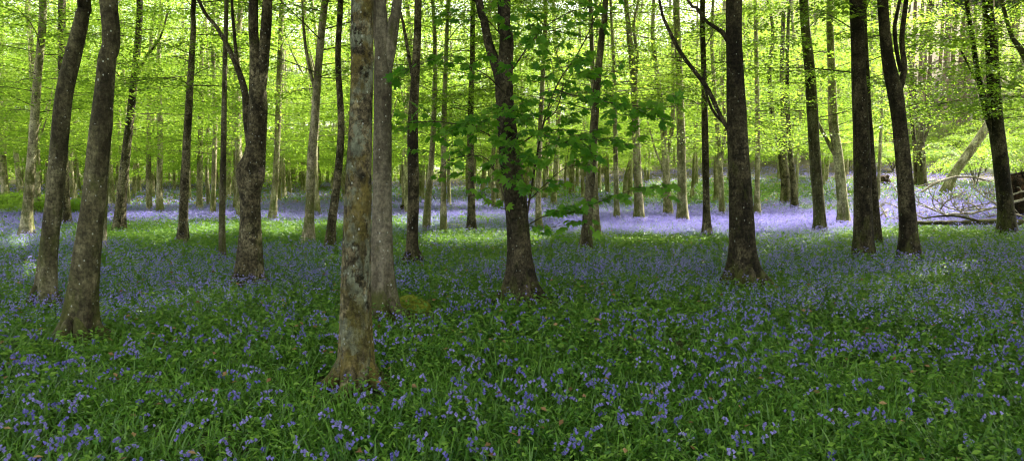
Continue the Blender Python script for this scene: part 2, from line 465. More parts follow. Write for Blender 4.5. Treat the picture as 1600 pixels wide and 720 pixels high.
# ------------------------------------------------------------------ tree crowns: layered beech sprays
def spray(mb, P, rad0, nleaf, lsize, spread=.5, mat_t=0, mat_l=1, world=None, droop=.15, wood=True, tilt=.35):
    """P: branch axis (n,3). Adds the branch, side twigs and leaves along them"""
    n = len(P)
    L = np.linalg.norm(P[-1] - P[0])
    if wood:
        mb.tube(P, np.linspace(rad0, rad0 * .15, n), 5, mat_t)
    tw = max(3, int(L * 5))
    ts = np.linspace(.18, .98, tw) + rng.normal(0, .02, tw)
    ts = np.clip(ts, .1, 1)
    idx = ts * (n - 1); i0 = np.minimum(idx.astype(int), n - 2); f = (idx - i0)[:, None]
    S = P[i0] * (1 - f) + P[i0 + 1] * f
    T = norm(P[i0 + 1] - P[i0])
    side = np.where(np.arange(tw) % 2 == 0, 1, -1)
    Z = np.array([0, 0, 1.0])
    Sd = norm(np.cross(T, Z)) * side[:, None]
    ang = rng.uniform(.6, 1.05, tw)[:, None]
    D = T * np.cos(ang) + Sd * np.sin(ang)
    D[:, 2] += rng.normal(0, .10, tw)
    D = norm(D)
    TL = spread * L * (1.05 - .75 * np.abs(ts - .45)) * rng.uniform(.6, 1.15, tw) * .62
    E = S + D * TL[:, None] - Z * (droop * TL[:, None] ** 1.3)
    if wood:
        for k in range(tw):
            if TL[k] > .35 and k % 2 == 0:
                mid = S[k] * .5 + E[k] * .5 + Z * .03
                mb.tube([S[k], mid, E[k]], [rad0 * .3, rad0 * .2, rad0 * .08], 3, mat_t)
    # leaves along twigs, alternate sides, with sub-twigs
    w = TL / TL.sum()
    ti = rng.choice(tw, nleaf, p=w)
    s = rng.uniform(.05, 1.05, nleaf)
    B = S[ti] * (1 - s[:, None]) + E[ti] * s[:, None]
    sgn = rng.choice([-1, 1], nleaf)[:, None]
    Dt = norm(E[ti] - S[ti]); lat = norm(np.cross(Dt, Z)) * sgn
    off = np.abs(rng.normal(0, .09 + .035 * L, nleaf))[:, None]
    B = B + lat * off + Dt * off * .6 + Z * rng.normal(0, .035 + .006 * L, nleaf)[:, None] - Z * (off * .12)
    Dl = norm(Dt * rng.uniform(.2, 1, nleaf)[:, None] + lat * rng.uniform(.3, 1, nleaf)[:, None] + Z * rng.normal(-.15, .2, nleaf)[:, None])
    Nl = norm(Z[None, :] + rng.normal(0, tilt, (nleaf, 3)))
    Nl = norm(Nl - Dl * (Nl * Dl).sum(1)[:, None])
    sz = lsize * rng.uniform(.65, 1.2, nleaf)
    if world is not None:
        k = keep_leaf(B + world, None)
        B, Dl, Nl, sz = B[k], Dl[k], Nl[k], sz[k]
    mb.leaves(B, Dl, Nl, sz, mat=mat_l)

def make_crown(h0, h1, rad, nb, nleaf, lsize, axis=None, world=None, low_len=.8, wood=.013, top_boost=1.0, avoid=None, mats=None, name='crown', spread=.55, hexp=.85):
    mb = MB()
    hs = np.sort(h0 + (h1 - h0) * rng.random(nb) ** hexp)
    az = rng.uniform(0, 6.28) + np.arange(nb) * 2.4 + rng.normal(0, .4, nb)
    for h, a in zip(hs, az):
        t = (h - h0) / (h1 - h0)
        prof = low_len + (1 - low_len) * math.sin(min(1, t * 2) * math.pi / 2)
        if t > .6: prof *= 1 - .75 * ((t - .6) / .4) ** 1.5
        L = rad * prof * rng.uniform(.55, 1.15)
        n = 6
        s = np.linspace(0, 1, n)
        el0 = rng.uniform(.25, .75) + .5 * t
        up = L * (math.sin(el0) * .45 * s - .30 * s ** 2 * rng.uniform(.3, 1.2))
        bend = rng.normal(0, .25)
        ca = a + bend * s
        p0 = axis(h) if axis else np.array([0, 0, h])
        P = np.stack([p0[0] + L * s * np.cos(ca), p0[1] + L * s * np.sin(ca), p0[2] + up], 1)
        nl = int(nleaf / nb * (L / rad) * 1.3)
        if avoid is not None and avoid(P[-1] if world is None else P[-1] + world): continue
        high = world is not None and h > 2.2 + .30 * (world[1] + 2) and world[1] < 30  # unseen leaves above the frame, enlarged to deepen the shade below
        spray(mb, P, wood * (1 - .5 * t) * (L / rad) + .004, max(30, nl), lsize * (max(1.0, .19 / lsize) if high else 1.0), world=world, spread=spread)
    return mb.mesh(name, mats or [B_TWIG, M_BEECH])

# ------------------------------------------------------------------ trees placed from the photograph
# each: path [(u, v, width px)], bark, crown base height, label, limbs [[(u,v,w)...]]
def u_gap(path): return not (1400 < path[0][0] < 1470)
ALL_TREES = []      # (x, y)
def tree_from_path(path, bark, label, limbs=(), crown0=None, top=15, rad=4.2, leaves=14000, lsize=.085, flare=.35, burls=(), group=None,
                   rough=.05, base_dy=0, name='beech_tree', depth_wob=.0, crown=True, nb=None, seed=None):
    seed = len(ALL_TREES) + 1 if seed is None else seed
    b = on_ground(path[0][0], path[0][1])
    b = on_ground(path[0][0], path[0][1] + .10 * FPX / b[1]); Y = b[1] + base_dy      # the foot stands a hand deep in the plants
    root = thing(name, label, 'tree', (b[0], Y, float(ground_z(b[0], Y)) - .02), group)
    org = np.array(root.location)
    pts = []; rr = []
    for k, (u, v, w) in enumerate(path):
        dep = Y + (depth_wob * math.sin(k * 1.7 + seed) if k else 0)
        p = at_depth(u, v, dep)
        if k == 0: p[2] = org[2] - .05
        f = dep * cp - (p[2] - EYE) * sp
        pts.append(p); rr.append(w * .9 / FPX * f / 2)
    pts = np.array(pts); rr = np.array(rr)
    # continue above the frame
    if pts[-1][2] < top:
        d = norm(pts[-1] - pts[-2])
        d = norm(np.array([d[0] * .5, 0, 1.0]))
        last = pts[-1]; rl = rr[-1]
        H = top - last[2]
        k = 4
        for i in range(1, k + 1):
            s = i / k
            q = last + np.array([d[0] * H * s * .6 + .25 * math.sin(i * 2 + seed), .3 * math.sin(i * 1.3 + seed), H * s])
            pts = np.vstack([pts, q]); rr = np.append(rr, rl * (1 - .88 * s))
    C = catmull(np.column_stack([pts, rr]), .10 if Y < 13 else .22)
    near = Y < 13
    flare *= 1.6 if Y < 20 else 1.1
    mb = MB()
    mb.tube(C[:, :3] - org, np.maximum(C[:, 3], .008), 28 if near else (14 if Y < 32 else 8), 0, rough=rough, flare=flare, seed=seed, lobes=4 + seed % 3, burls=burls)
    link('trunk', mb.mesh('trunk', [bark]), root)
    if near:
        r0 = C[0, 3]
        for k in range(5):
            a = k * 1.257 + seed + random.uniform(-.25, .25); l = random.uniform(.28, .5)
            ca, sa = math.cos(a), math.sin(a)
            Pr = [[ca * r0 * .5, sa * r0 * .5, .30], [ca * (r0 + .04), sa * (r0 + .04), .12], [ca * (r0 + l * .5), sa * (r0 + l * .5) + .03, .045],
                  [ca * (r0 + l), sa * (r0 + l), -.03]]
            Cr = catmull(np.column_stack([Pr, [r0 * .42, r0 * .40, r0 * .25, r0 * .1]]), .04)
            m3 = MB(); m3.tube(Cr[:, :3], Cr[:, 3], 12, 0, rough=rough * 1.5, seed=seed + k)
            link('root', m3.mesh('root', [bark]), root)
    for lm in limbs:
        lp = []
        for k, t in enumerate(lm):
            dep = Y + (t[3] if len(t) > 3 else 0)
            p = at_depth(t[0], t[1], dep); f = dep * cp - (p[2] - EYE) * sp
            lp.append([*p, t[2] / FPX * f / 2])
        lp = np.array(lp)
        if lm[-1][1] <= 2:     # leaves the frame: go on upwards
            d = norm(lp[-1, :3] - lp[-2, :3])
            for s in (1.5, 3.2):
                q = lp[-1, :3] + (d * .6 + np.array([0, 0, .5])) * s
                lp = np.vstack([lp, [*q, lp[len(lm) - 1, 3] * (1 - s / 3.6)]])
        LC = catmull(lp, .10 if near else .2)
        m2 = MB(); m2.tube(LC[:, :3] - org, np.maximum(LC[:, 3], .004), 16 if near else 8, 0, rough=rough * .8, seed=seed + 3)
        link('limb', m2.mesh('limb', [bark]), root)
    if Y > 15 and u_gap(path): leaves = int(leaves * 2.3)
    if crown:
        if crown0 is None: crown0 = 2.5 + max(0, 24 - Y) * .16
        if Y < 16: crown0 = max(crown0, EYE + .30 * (Y + 3.2))
        zz = C[:, 2] - org[2]
        def axis(h):
            return np.array([np.interp(h, zz, C[:, 0]) - org[0], np.interp(h, zz, C[:, 1]) - org[1], h])
        nb = nb or int(14 + leaves / 700)
        cm = make_crown(crown0, top - .5, rad, nb, leaves, lsize, axis=axis, world=org, hexp=1.0 if Y < 15 else 1.25)
        link('crown', cm, root)
    ALL_TREES.append((b[0], Y))
    return root

T = tree_from_path
T([(557, 590, 60), (556, 540, 56), (557, 400, 49), (560, 280, 45), (564, 180, 40), (566, 90, 39), (566, 0, 38)], B_CRUST,
  'thick lichen-crusted beech trunk nearest the camera, standing in bluebells left of centre', flare=.22, rough=.09, leaves=9000, lsize=.12)
T([(598, 486, 46), (597, 430, 40), (597, 300, 34), (598, 180, 31), (598, 110, 30), (596, 40, 22), (592, -30, 18)], B_SMOOTH,
  'smooth pale grey beech forking high up, close behind the lichen-crusted trunk', flare=.5, rough=.05,
  limbs=[[(602, 120, 18), (610, 70, 20), (616, 30, 17), (621, 0, 15)], [(593, 90, 12), (587, 40, 12), (583, 0, 11)]], leaves=9000, lsize=.12,
  burls=((.15, 1.2, .35, .25),))
T([(125, 524, 54), (127, 490, 47), (136, 400, 42), (148, 300, 37), (157, 200, 34), (166, 100, 29), (169, 0, 28)], B_GREY,
  'dark leaning beech at left with pale spotted lower trunk and soil-black foot', flare=.35, rough=.06, leaves=9000, lsize=.12,
  burls=((2.2, 3, .1, .15), (3.4, 2, .12, .15)))
T([(70, 470, 36), (76, 400, 29), (86, 300, 28), (93, 220, 28), (100, 150, 27), (116, 80, 26), (129, 20, 22), (129, -20, 21)], B_GREY,
  'pale grey beech bending right at the top, left of the dark leaning beech', flare=.3, leaves=9000, lsize=.12)
T([(388, 443, 44), (391, 380, 37), (391, 320, 34), (391, 285, 38), (398, 250, 34), (402, 200, 33), (403, 150, 30), (398, 80, 18), (396, 0, 16)], B_WARM,
  'beech with a dark bulging knot halfway up and several upright limbs above it', flare=.25, rough=.07,
  burls=((1.78, .5, .18, .5), (1.70, 2.6, .2, .40)),
  limbs=[[(393, 245, 12), (386, 190, 12), (382, 140, 10), (364, 90, 8), (340, 45, 6), (310, 0, 5)], [(404, 165, 18), (412, 90, 17), (418, 0, 15)],
         [(386, 160, 7), (372, 110, 6), (366, 50, 5), (362, 0, 4)]], leaves=8000, lsize=.12)
T6 = T([(815, 466, 56), (813, 430, 41), (810, 370, 38), (804, 300, 38), (796, 240, 36), (791, 180, 32), (788, 130, 30), (792, 60, 24), (788, 0, 21)], B_SHADED,
  'dark mossy forked tree right of centre carrying big dark green lobed leaves', flare=.55, rough=.10,
  limbs=[[(787, 150, 16), (778, 110, 17), (764, 70, 14), (756, 30, 12), (748, 0, 12)]], leaves=16000, rad=5, lsize=.12)
T([(1163, 442, 62), (1161, 400, 45), (1157, 300, 39), (1152, 200, 34), (1148, 100, 29), (1147, 0, 27)], B_SHADED,
  'thick dark beech with a flared foot and long bare limbs arching to the left', flare=.4, rough=.06,
  limbs=[[(1148, 215, 7), (1130, 190, 6), (1106, 140, 7), (1080, 105, 6), (1062, 80, 6), (1042, 40, 5), (1030, 0, 4)],
         [(1140, 68, 9), (1128, 50, 7), (1105, 35, 5), (1088, 12, 5), (1070, -6, 4)],
         [(1128, 190, 4), (1112, 170, 4), (1100, 130, 3), (1103, 100, 3)]], leaves=12000, rad=5, lsize=.12)
T([(1350, 400, 36), (1349, 370, 31), (1347, 250, 28), (1342, 120, 24), (1338, 0, 22)], B_SHADED,
  'straight dark unforked trunk, left one of the two dark trunks right of the lilac carpet', flare=.25, leaves=8000, lsize=.11)
T([(1421, 403, 38), (1420, 370, 29), (1413, 270, 25), (1404, 180, 24), (1398, 140, 26), (1387, 90, 20), (1379, 0, 17)], B_SHADED,
  'dark beech splitting into crooked limbs, in front of the pale fallen branches', flare=.25,
  limbs=[[(1402, 150, 12), (1413, 110, 9), (1409, 60, 8), (1416, 0, 7)], [(1408, 112, 7), (1401, 80, 6), (1398, 40, 6), (1406, 0, 5)]], leaves=8000, lsize=.11)
T([(1574, 366, 34), (1572, 330, 26), (1563, 250, 24), (1556, 190, 24), (1553, 130, 20), (1549, 60, 19), (1543, 0, 17)], B_SHADED,
  'dark beech at the far right forking low, beside the upturned root plate', flare=.2,
  limbs=[[(1553, 215, 9), (1540, 170, 10), (1527, 110, 8), (1518, 50, 7), (1510, 0, 6)], [(1545, 160, 4), (1542, 80, 5), (1538, 0, 4)],
         [(1534, 140, 4), (1522, 120, 3), (1502, 80, 3)]], leaves=8000, lsize=.10)
T([(1281, 363, 28), (1280, 330, 20), (1273, 240, 19), (1266, 120, 18), (1256, 0, 15)], B_GREY,
  'grey beech at the near edge of the sunlit lilac carpet, left of a bright trunk', flare=.3, leaves=9000, lsize=.10)
T([(1318, 353, 25), (1317, 320, 19), (1309, 240, 16), (1302, 190, 16), (1299, 100, 13), (1297, 0, 11)], B_FAR_LIT,
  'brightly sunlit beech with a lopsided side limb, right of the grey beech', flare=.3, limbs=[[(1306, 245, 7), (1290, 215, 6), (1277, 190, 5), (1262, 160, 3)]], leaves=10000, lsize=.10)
T([(1371, 382, 16), (1368, 330, 13), (1360, 230, 12), (1354, 120, 10), (1350, 0, 8)], B_SHADED,
  'thin dark trunk squeezed close behind the straight unforked dark trunk', leaves=7000, lsize=.10)
T([(645, 410, 28), (644, 380, 20), (646, 300, 20), (645, 200, 18), (650, 100, 14), (653, 0, 12)], B_WARM,
  'slender straight beech right of the forked grey trunk, on shaded ground', flare=.3, limbs=[[(644, 120, 5), (634, 60, 5), (626, 20, 4), (618, -4, 3)]], leaves=8000, lsize=.10)
T([(914, 391, 26), (916, 370, 19), (921, 300, 17), (926, 230, 15), (933, 130, 13), (941, 50, 11), (946, 0, 10)], B_GREY,
  'beech leaning right, behind the lobed leaves of the dark forked tree', leaves=8000, lsize=.10)
T([(933, 371, 13), (930, 300, 10), (929, 200, 9), (925, 80, 8), (922, 0, 7)], B_FAR_LIT, 'pale thin trunk touching the right side of the right-leaning beech', leaves=6000, lsize=.09)
T([(515, 388, 20), (518, 350, 15), (526, 290, 14), (533, 200, 12), (528, 90, 10), (532, 0, 10)], B_WARM,
  'crooked narrow beech immediately left of the nearest trunk', leaves=8000, lsize=.09)
T([(481, 379, 21), (484, 330, 15), (486, 260, 15), (493, 170, 14), (498, 100, 13), (508, 0, 12)], B_FAR_LIT,
  'sun-dappled beech curving right, between the knotted beech and the crooked one', limbs=[[(494, 150, 5), (480, 90, 5), (474, 40, 4), (472, 0, 3)]], leaves=8000, lsize=.09)
T([(285, 380, 19), (286, 350, 15), (290, 260, 14), (296, 150, 12), (302, 50, 9), (303, 0, 8)], B_WARM,
  'dark slim beech leaning slightly right between the knotted beech and the left trunks', leaves=8000, lsize=.09)
T([(347, 404, 12), (347, 340, 11), (349, 250, 10), (351, 120, 8), (354, 0, 7)], B_GREY,
  'thin pole-like trunk with one black branch scar low down', leaves=5000, lsize=.09, burls=((.35, 3.1, .06, .2),))
T([(41, 371, 24), (43, 330, 17), (50, 240, 15), (58, 130, 13), (67, 0, 12)], B_FAR_LIT,
  'leftmost sizeable beech, pale and leaning right, beside the bright green shrubs', leaves=9000, lsize=.09)
T([(186, 362, 22), (190, 310, 17), (198, 230, 14), (208, 140, 12), (218, 0, 10)], B_WARM,
  'rightward leaning beech just right of the dark leaning trunk', limbs=[[(208, 150, 5), (222, 100, 5), (250, 60, 3), (262, 20, 3)]], leaves=9000, lsize=.09)
T([(158, 388, 15), (160, 350, 13), (166, 240, 13), (172, 120, 12), (180, 0, 10)], B_FAR_LIT,
  'mossy trunk half hidden behind the dark leaning beech at left', leaves=7000, lsize=.09)
T([(104, 352, 15), (100, 250, 13), (97, 120, 13), (97, 0, 12)], B_WARM, 'upright trunk rising behind the pale beech that bends right', leaves=8000, lsize=.09)
T([(737, 362, 18), (737, 320, 13), (735, 200, 11), (738, 100, 9), (740, 0, 8)], B_WARM, 'straight mossy trunk in the gap left of the dark forked tree', leaves=8000, lsize=.09)
T([(693, 363, 12), (693, 300, 10), (694, 180, 9), (698, 60, 7), (700, 0, 6)], B_FAR_LIT, 'thin pale trunk left of the mossy green mound', leaves=7000, lsize=.09)
T([(665, 361, 15), (669, 310, 12), (676, 220, 9), (680, 100, 8), (676, 0, 6)], B_FAR_LIT, 'narrow mossy trunk leaning right, just right of the slender straight beech', leaves=7000, lsize=.09)
T([(842, 360, 14), (841, 320, 10), (843, 230, 9), (848, 120, 8), (852, 0, 7)], B_FAR_LIT, 'sunlit slim trunk directly right of the dark forked tree', leaves=8000, lsize=.09)
T([(998, 347, 21), (998, 310, 16), (995, 240, 14), (991, 140, 12), (984, 60, 10), (978, 0, 8)], B_FAR_LIT,
  'sunlit beech on the lilac carpet with lobed leaves hanging in front', limbs=[[(991, 130, 6), (996, 90, 5), (990, 40, 5), (998, 0, 4)]], leaves=9000, lsize=.09)
T([(1067, 349, 25), (1066, 310, 17), (1064, 210, 15), (1061, 110, 13), (1057, 0, 12)], B_FAR_LIT,
  'tall straight pale beech at the middle of the lilac carpet', flare=.3, leaves=9000, lsize=.09)
T([(1105, 368, 17), (1104, 330, 12), (1102, 230, 12), (1100, 120, 10), (1098, 0, 9)], B_WARM,
  'narrow brown trunk a little left of the thick flared beech', leaves=8000, lsize=.09)
T([(1045, 339, 18), (1043, 310, 14), (1038, 220, 12), (1030, 140, 9), (1020, 60, 7)], B_FAR_LIT,
  'branchy beech left of the tall straight pale beech', limbs=[[(1040, 255, 5), (1050, 200, 7), (1052, 120, 6), (1050, 40, 5)], [(1042, 270, 3), (1026, 240, 3), (1012, 190, 2)]], leaves=9000, lsize=.09)
T([(964, 346, 12), (963, 300, 9), (961, 200, 8), (959, 100, 6)], B_FAR_LIT, 'thin trunk at the left end of the lilac carpet', leaves=7000, lsize=.09)
T([(975, 318, 9), (978, 280, 8), (990, 230, 7), (996, 150, 6)], B_FAR_LIT, 'small trunk slanting right behind the sunlit beech on lilac carpet', leaves=6000, lsize=.10)
T([(1183, 337, 13), (1183, 300, 9), (1184, 220, 8), (1182, 100, 7), (1180, 0, 6)], B_FAR_LIT, 'slim trunk with a mossy foot, just right of the thick flared beech', leaves=8000, lsize=.09)
T([(1128, 338, 12), (1127, 290, 9), (1124, 240, 8), (1118, 160, 7), (1112, 60, 6)], B_FAR_LIT,
  'pale forked trunk between the narrow brown trunk and the thick flared beech', limbs=[[(1127, 250, 5), (1133, 200, 5), (1128, 120, 4)]], leaves=8000, lsize=.09)
T([(1229, 318, 20), (1227, 280, 16), (1219, 230, 13), (1208, 190, 10), (1202, 120, 8)], B_WARM,
  'left trunk of the mossy leaning pair beyond the lilac carpet',
  limbs=[[(1218, 240, 5), (1204, 225, 4), (1186, 190, 3)], [(1225, 265, 8), (1226, 210, 9), (1222, 120, 8), (1224, 20, 6)]], leaves=9000, lsize=.10)
T([(1242, 326, 13), (1240, 290, 11), (1234, 230, 8), (1230, 140, 7), (1232, 30, 5)], B_WARM, 'right, slimmer trunk of the mossy leaning pair beyond the lilac carpet', leaves=7000, lsize=.10)
T([(424, 346, 16), (430, 290, 11), (434, 200, 10), (437, 100, 9), (440, 0, 8)], B_FAR_LIT, 'pale trunk right of the knotted beech beside a brown stick pile', leaves=8000, lsize=.09)
T([(1441, 291, 16), (1440, 250, 14), (1436, 190, 11), (1428, 130, 8), (1420, 90, 6)], B_GREY,
  'grey beech in front of the distant pines, above the pale fallen branches',
  limbs=[[(1440, 230, 5), (1452, 190, 5), (1447, 140, 4), (1456, 110, 3)], [(1438, 200, 4), (1460, 180, 4), (1476, 150, 3)]], leaves=3500, lsize=.10)
T([(1432, 290, 9), (1430, 240, 7), (1424, 180, 6), (1418, 120, 5), (1412, 95, 4)], B_WARM, 'very thin dark trunk touching the grey beech before the pines', leaves=1500, lsize=.10)
T([(250, 333, 12), (249, 290, 10), (250, 200, 9), (248, 90, 7), (252, 0, 6)], B_FAR_LIT, 'right trunk of the close pair left of the slim dark beech', leaves=8000, lsize=.10)
T([(233, 331, 10), (232, 280, 9), (233, 180, 8), (236, 60, 6)], B_FAR_LIT, 'left trunk of the close pair left of the slim dark beech', leaves=8000, lsize=.10)
T([(312, 329, 11), (312, 270, 10), (314, 180, 9), (316, 60, 7)], B_FAR_LIT, 'upright pale trunk between the slim dark beech and the thin pole', leaves=8000, lsize=.10)
T([(332, 337, 10), (334, 280, 8), (336, 180, 8), (332, 60, 6)], B_FAR_LIT, 'slim mossy trunk immediately left of the thin pole-like trunk', leaves=8000, lsize=.10)
T([(370, 330, 13), (370, 270, 10), (366, 180, 10), (370, 60, 8)], B_FAR_LIT, 'mossy trunk seen just left of the knotted beech', leaves=8000, lsize=.10)
# leaning trunk and its background at the right
T([(1474, 302, 20), (1492, 270, 16), (1524, 225, 16), (1560, 170, 15), (1600, 100, 14)], B_FAR_LIT,
  'slanting pale trunk leaning steeply to the right edge, behind the dark forked beech', flare=.15, leaves=4000, top=10, lsize=.10, crown0=7.0)
T([(1640, 372, 26), (1634, 250, 22), (1622, 160, 18), (1603, 90, 12), (1582, 60, 7), (1570, 20, 6), (1562, -10, 5)], B_SMOOTH,
  'pale curved limb of a tree reaching in at the top right corner', leaves=5000, lsize=.10, top=8)

# ---- unseen trees added round the camera, outside the frame, to shade the foreground
def shade_tree(x, y, label, rad=5.2, leaves=11500, c0=6.0, top=16):
    org = np.array([x, y, float(ground_z(x, y))])
    root = thing('beech_tree', label, 'tree', org, 'unseen beeches added to shade the foreground')
    s = int(abs(x * 7 + y * 3)) + 50
    C = catmull([[0, 0, 0, .2], [.1, .05, 2, .17], [.2, 0, 5, .15], [.1, .2, 10, .1], [.2, .1, top, .02]], .3)
    mb = MB(); mb.tube(C[:, :3], C[:, 3], 14, 0, rough=.06, flare=.4, seed=s)
    link('trunk', mb.mesh('trunk', [B_GREY]), root)
    link('crown', make_crown(c0, top - .5, rad, 36, leaves, .22, world=org, low_len=.9), root)
    ALL_TREES.append((x, y))
for (x, y) in [(8.6, 5.2), (12.8, 9.5), (16.5, 13.5), (7.0, 0.5), (12.5, 3.0), (18.5, 8.5), (22.0, 15.0), (20.5, 20.5), (25.5, 24.0), (29, 30.5), (15.5, 5.5), (12.5, 6.3), (21, 12.0), (9.8, -1.5), (24.5, 19), (10.4, 13.2),
               (-7.5, 4.5), (-11.5, 10.0), (-16.5, 16.5), (-5.5, -1.5),
               (13, -3.5), (12.6, 15.6), (7.0, 8.4)]:
    shade_tree(x, y, 'unseen grey beech added outside the view, crown shading the foreground bluebells')

# ---- lobed leaf branches growing from the dark forked tree
def lobed_leaves(mb, P, D, N, size, mat=1, tint=None):
    n = len(P); S = np.cross(D, N)
    ang = [0, -95, -72, -50, -36, -18, 0, 18, 36, 50, 72, 95]     # O, then valley/tip alternate
    ln = [0, .22, .62, .42, .92, .55, 1.0 * 1.05, .55, .92, .42, .62, .22]
    order_valley = True
    A = [-100, -68, -50, -34, -17, 0, 17, 34, 50, 68, 100]
    Lr = [.28, .66, .50, .88, .62, 1.06, .62, .88, .50, .66, .28]
    pts = [P]
    size = np.broadcast_to(size, (n,))[:, None]
    curl = rng.uniform(.05, .28, n)[:, None]
    for a, l in zip(A, Lr):
        a = R(a)
        pts.append(P + size * l * (D * math.cos(a) * 1.0 + S * math.sin(a) * .9) - N * size * curl * (l ** 2) * (abs(math.sin(a)) * .8 + .5))
    V = np.stack(pts, 1).reshape(-1, 3)
    base = np.arange(n)[:, None] * 12
    Q = []
    for k in range(0, 10, 2):
        Q.append(base + np.array([0, 1 + k, 2 + k, 3 + k])[None, :])
    mb.add(V, np.concatenate(Q), mat, False, np.repeat(rng.random(n) if tint is None else tint, 12))

def leafy_branch(px, n_leaf, w0, side=.9, lsize=.108, name='leafy_branch', parent=T6, Y=None, twigs=None):
    org = np.array(parent.location); Y = org[1] if Y is None else Y
    n_leaf = int(n_leaf * 3.6)
    pts = np.array([at_depth(a[0], a[1], Y + (a[2] if len(a) > 2 else 0)) for a in px])
    P = catmull(pts, .08) - org
    n = len(P); mb = MB()
    mb.tube(P, np.linspace(w0, w0 * .3, n), 6, 0)
    Z = np.array([0, 0, 1.0])
    ntw = twigs or max(5, int(n_leaf / 11))
    tt = np.linspace(.22, .98, ntw)
    bases, dirs = [], []
    for k, t in enumerate(tt):
        i = min(int(t * (n - 1)), n - 2); d = norm(P[i + 1] - P[i])
        lat = norm(np.cross(d, Z) + 1e-3) * (1 if k % 2 else -1)
        ln = side * rng.uniform(.25, 1.0) * (1.1 - .6 * t)
        dd = norm(d * rng.uniform(.3, 1) + lat * rng.uniform(.5, 1) + Z * rng.normal(.08, .38))
        e = P[i] + dd * ln + Z * rng.normal(-.03, .04)
        m = (P[i] + e) / 2 + Z * .04
        mb.tube([P[i], m, e], [w0 * .35, w0 * .25, w0 * .15], 4, 0)
        q = max(2, int(n_leaf / ntw * ln / (side * .6)))
        for j in range(q):
            s = rng.uniform(.25, 1.0) if j > 1 else 1.0
            b = P[i] * (1 - s) + e * s + Z * .04 * math.sin(s * 3)
            az = dd + lat * rng.normal(0, .9) + norm(np.cross(dd, Z)) * rng.normal(0, .9)
            az[2] = rng.normal(-.25, .15)
            az = norm(az); pet = rng.uniform(.03, .08)
            tip = b + az * pet + Z * .01
            mb.tube([b, tip], [.0022, .0018], 3, 0)
            bases.append(tip); dirs.append(az)
    B = np.array(bases); D = np.array(dirs)
    D = norm(D + Z * rng.normal(-.28, .16, len(D))[:, None])
    N = norm(Z[None, :] + rng.normal(0, .55, D.shape)); N = norm(N - D * (N * D).sum(1)[:, None])
    lobed_leaves(mb, B, D, N, lsize * rng.uniform(.55, 1.15, len(B)))
    link(name, mb.mesh(name, [B_TWIG, M_SYC]), parent)

leafy_branch([(797, 350, -.1), (780, 285, -.3), (762, 250, -.6), (735, 243, -.8), (702, 250, -.9), (690, 262, -1)], 34, .010)
leafy_branch([(796, 250, 0), (770, 215, -.3), (730, 198, -.6), (680, 190, -.8), (628, 193, -.9)], 44, .011)
leafy_branch([(792, 150, 0), (760, 118, -.5), (720, 100, -.9), (680, 92, -1.1), (640, 110, -1.2)], 34, .010)
leafy_branch([(792, 70, 0), (770, 40, -.4), (740, 18, -.8), (715, 20, -1.0)], 16, .008)
leafy_branch([(822, 345, 0), (836, 260, -.2), (850, 190, -.4), (872, 130, -.6), (902, 85, -.7), (925, 40, -.8), (948, -20, -.9)], 60, .014, side=1.0)
leafy_branch([(868, 140, -.55), (900, 150, -.8), (950, 160, -1.0), (1000, 166, -1.1), (1056, 168, -1.2)], 56, .009, side=.8)
leafy_branch([(800, 110, 0), (835, 60, -.5), (870, 30, -.8), (905, 15, -1.0), (935, 12, -1.1)], 44, .010)
leafy_branch([(806, 230, 0), (842, 210, -.5), (880, 222, -.8), (925, 216, -1.0), (960, 232, -1.1)], 56, .009)
leafy_branch([(828, 350, 0), (850, 338, -.3), (885, 334, -.6), (930, 318, -.9), (980, 300, -1.0), (1040, 292, -1.1)], 38, .008, side=.5)
leafy_branch([(820, 320, 0), (850, 290, -.5), (885, 262, -.8), (925, 258, -1.0)], 26, .008, side=.7)
leafy_branch([(820, 352, 0), (850, 356, -.3), (880, 352, -.6), (906, 345, -.8)], 10, .006, side=.4)
leafy_branch([(797, 200, 0), (780, 180, -.6), (765, 172, -1.0), (790, 150, -1.3)], 22, .007, side=.6)
leafy_branch([(800, 300, 0), (806, 270, -.6), (800, 240, -1.0), (812, 205, -1.3)], 22, .007, side=.6)
leafy_branch([(800, 330, 0), (770, 320, -.4), (745, 300, -.7), (730, 270, -.9)], 8, .006, side=.4)
leafy_branch([(850, 190, -.4), (870, 170, -.8), (880, 120, -1.1), (865, 70, -1.2)], 40, .008, side=.9)

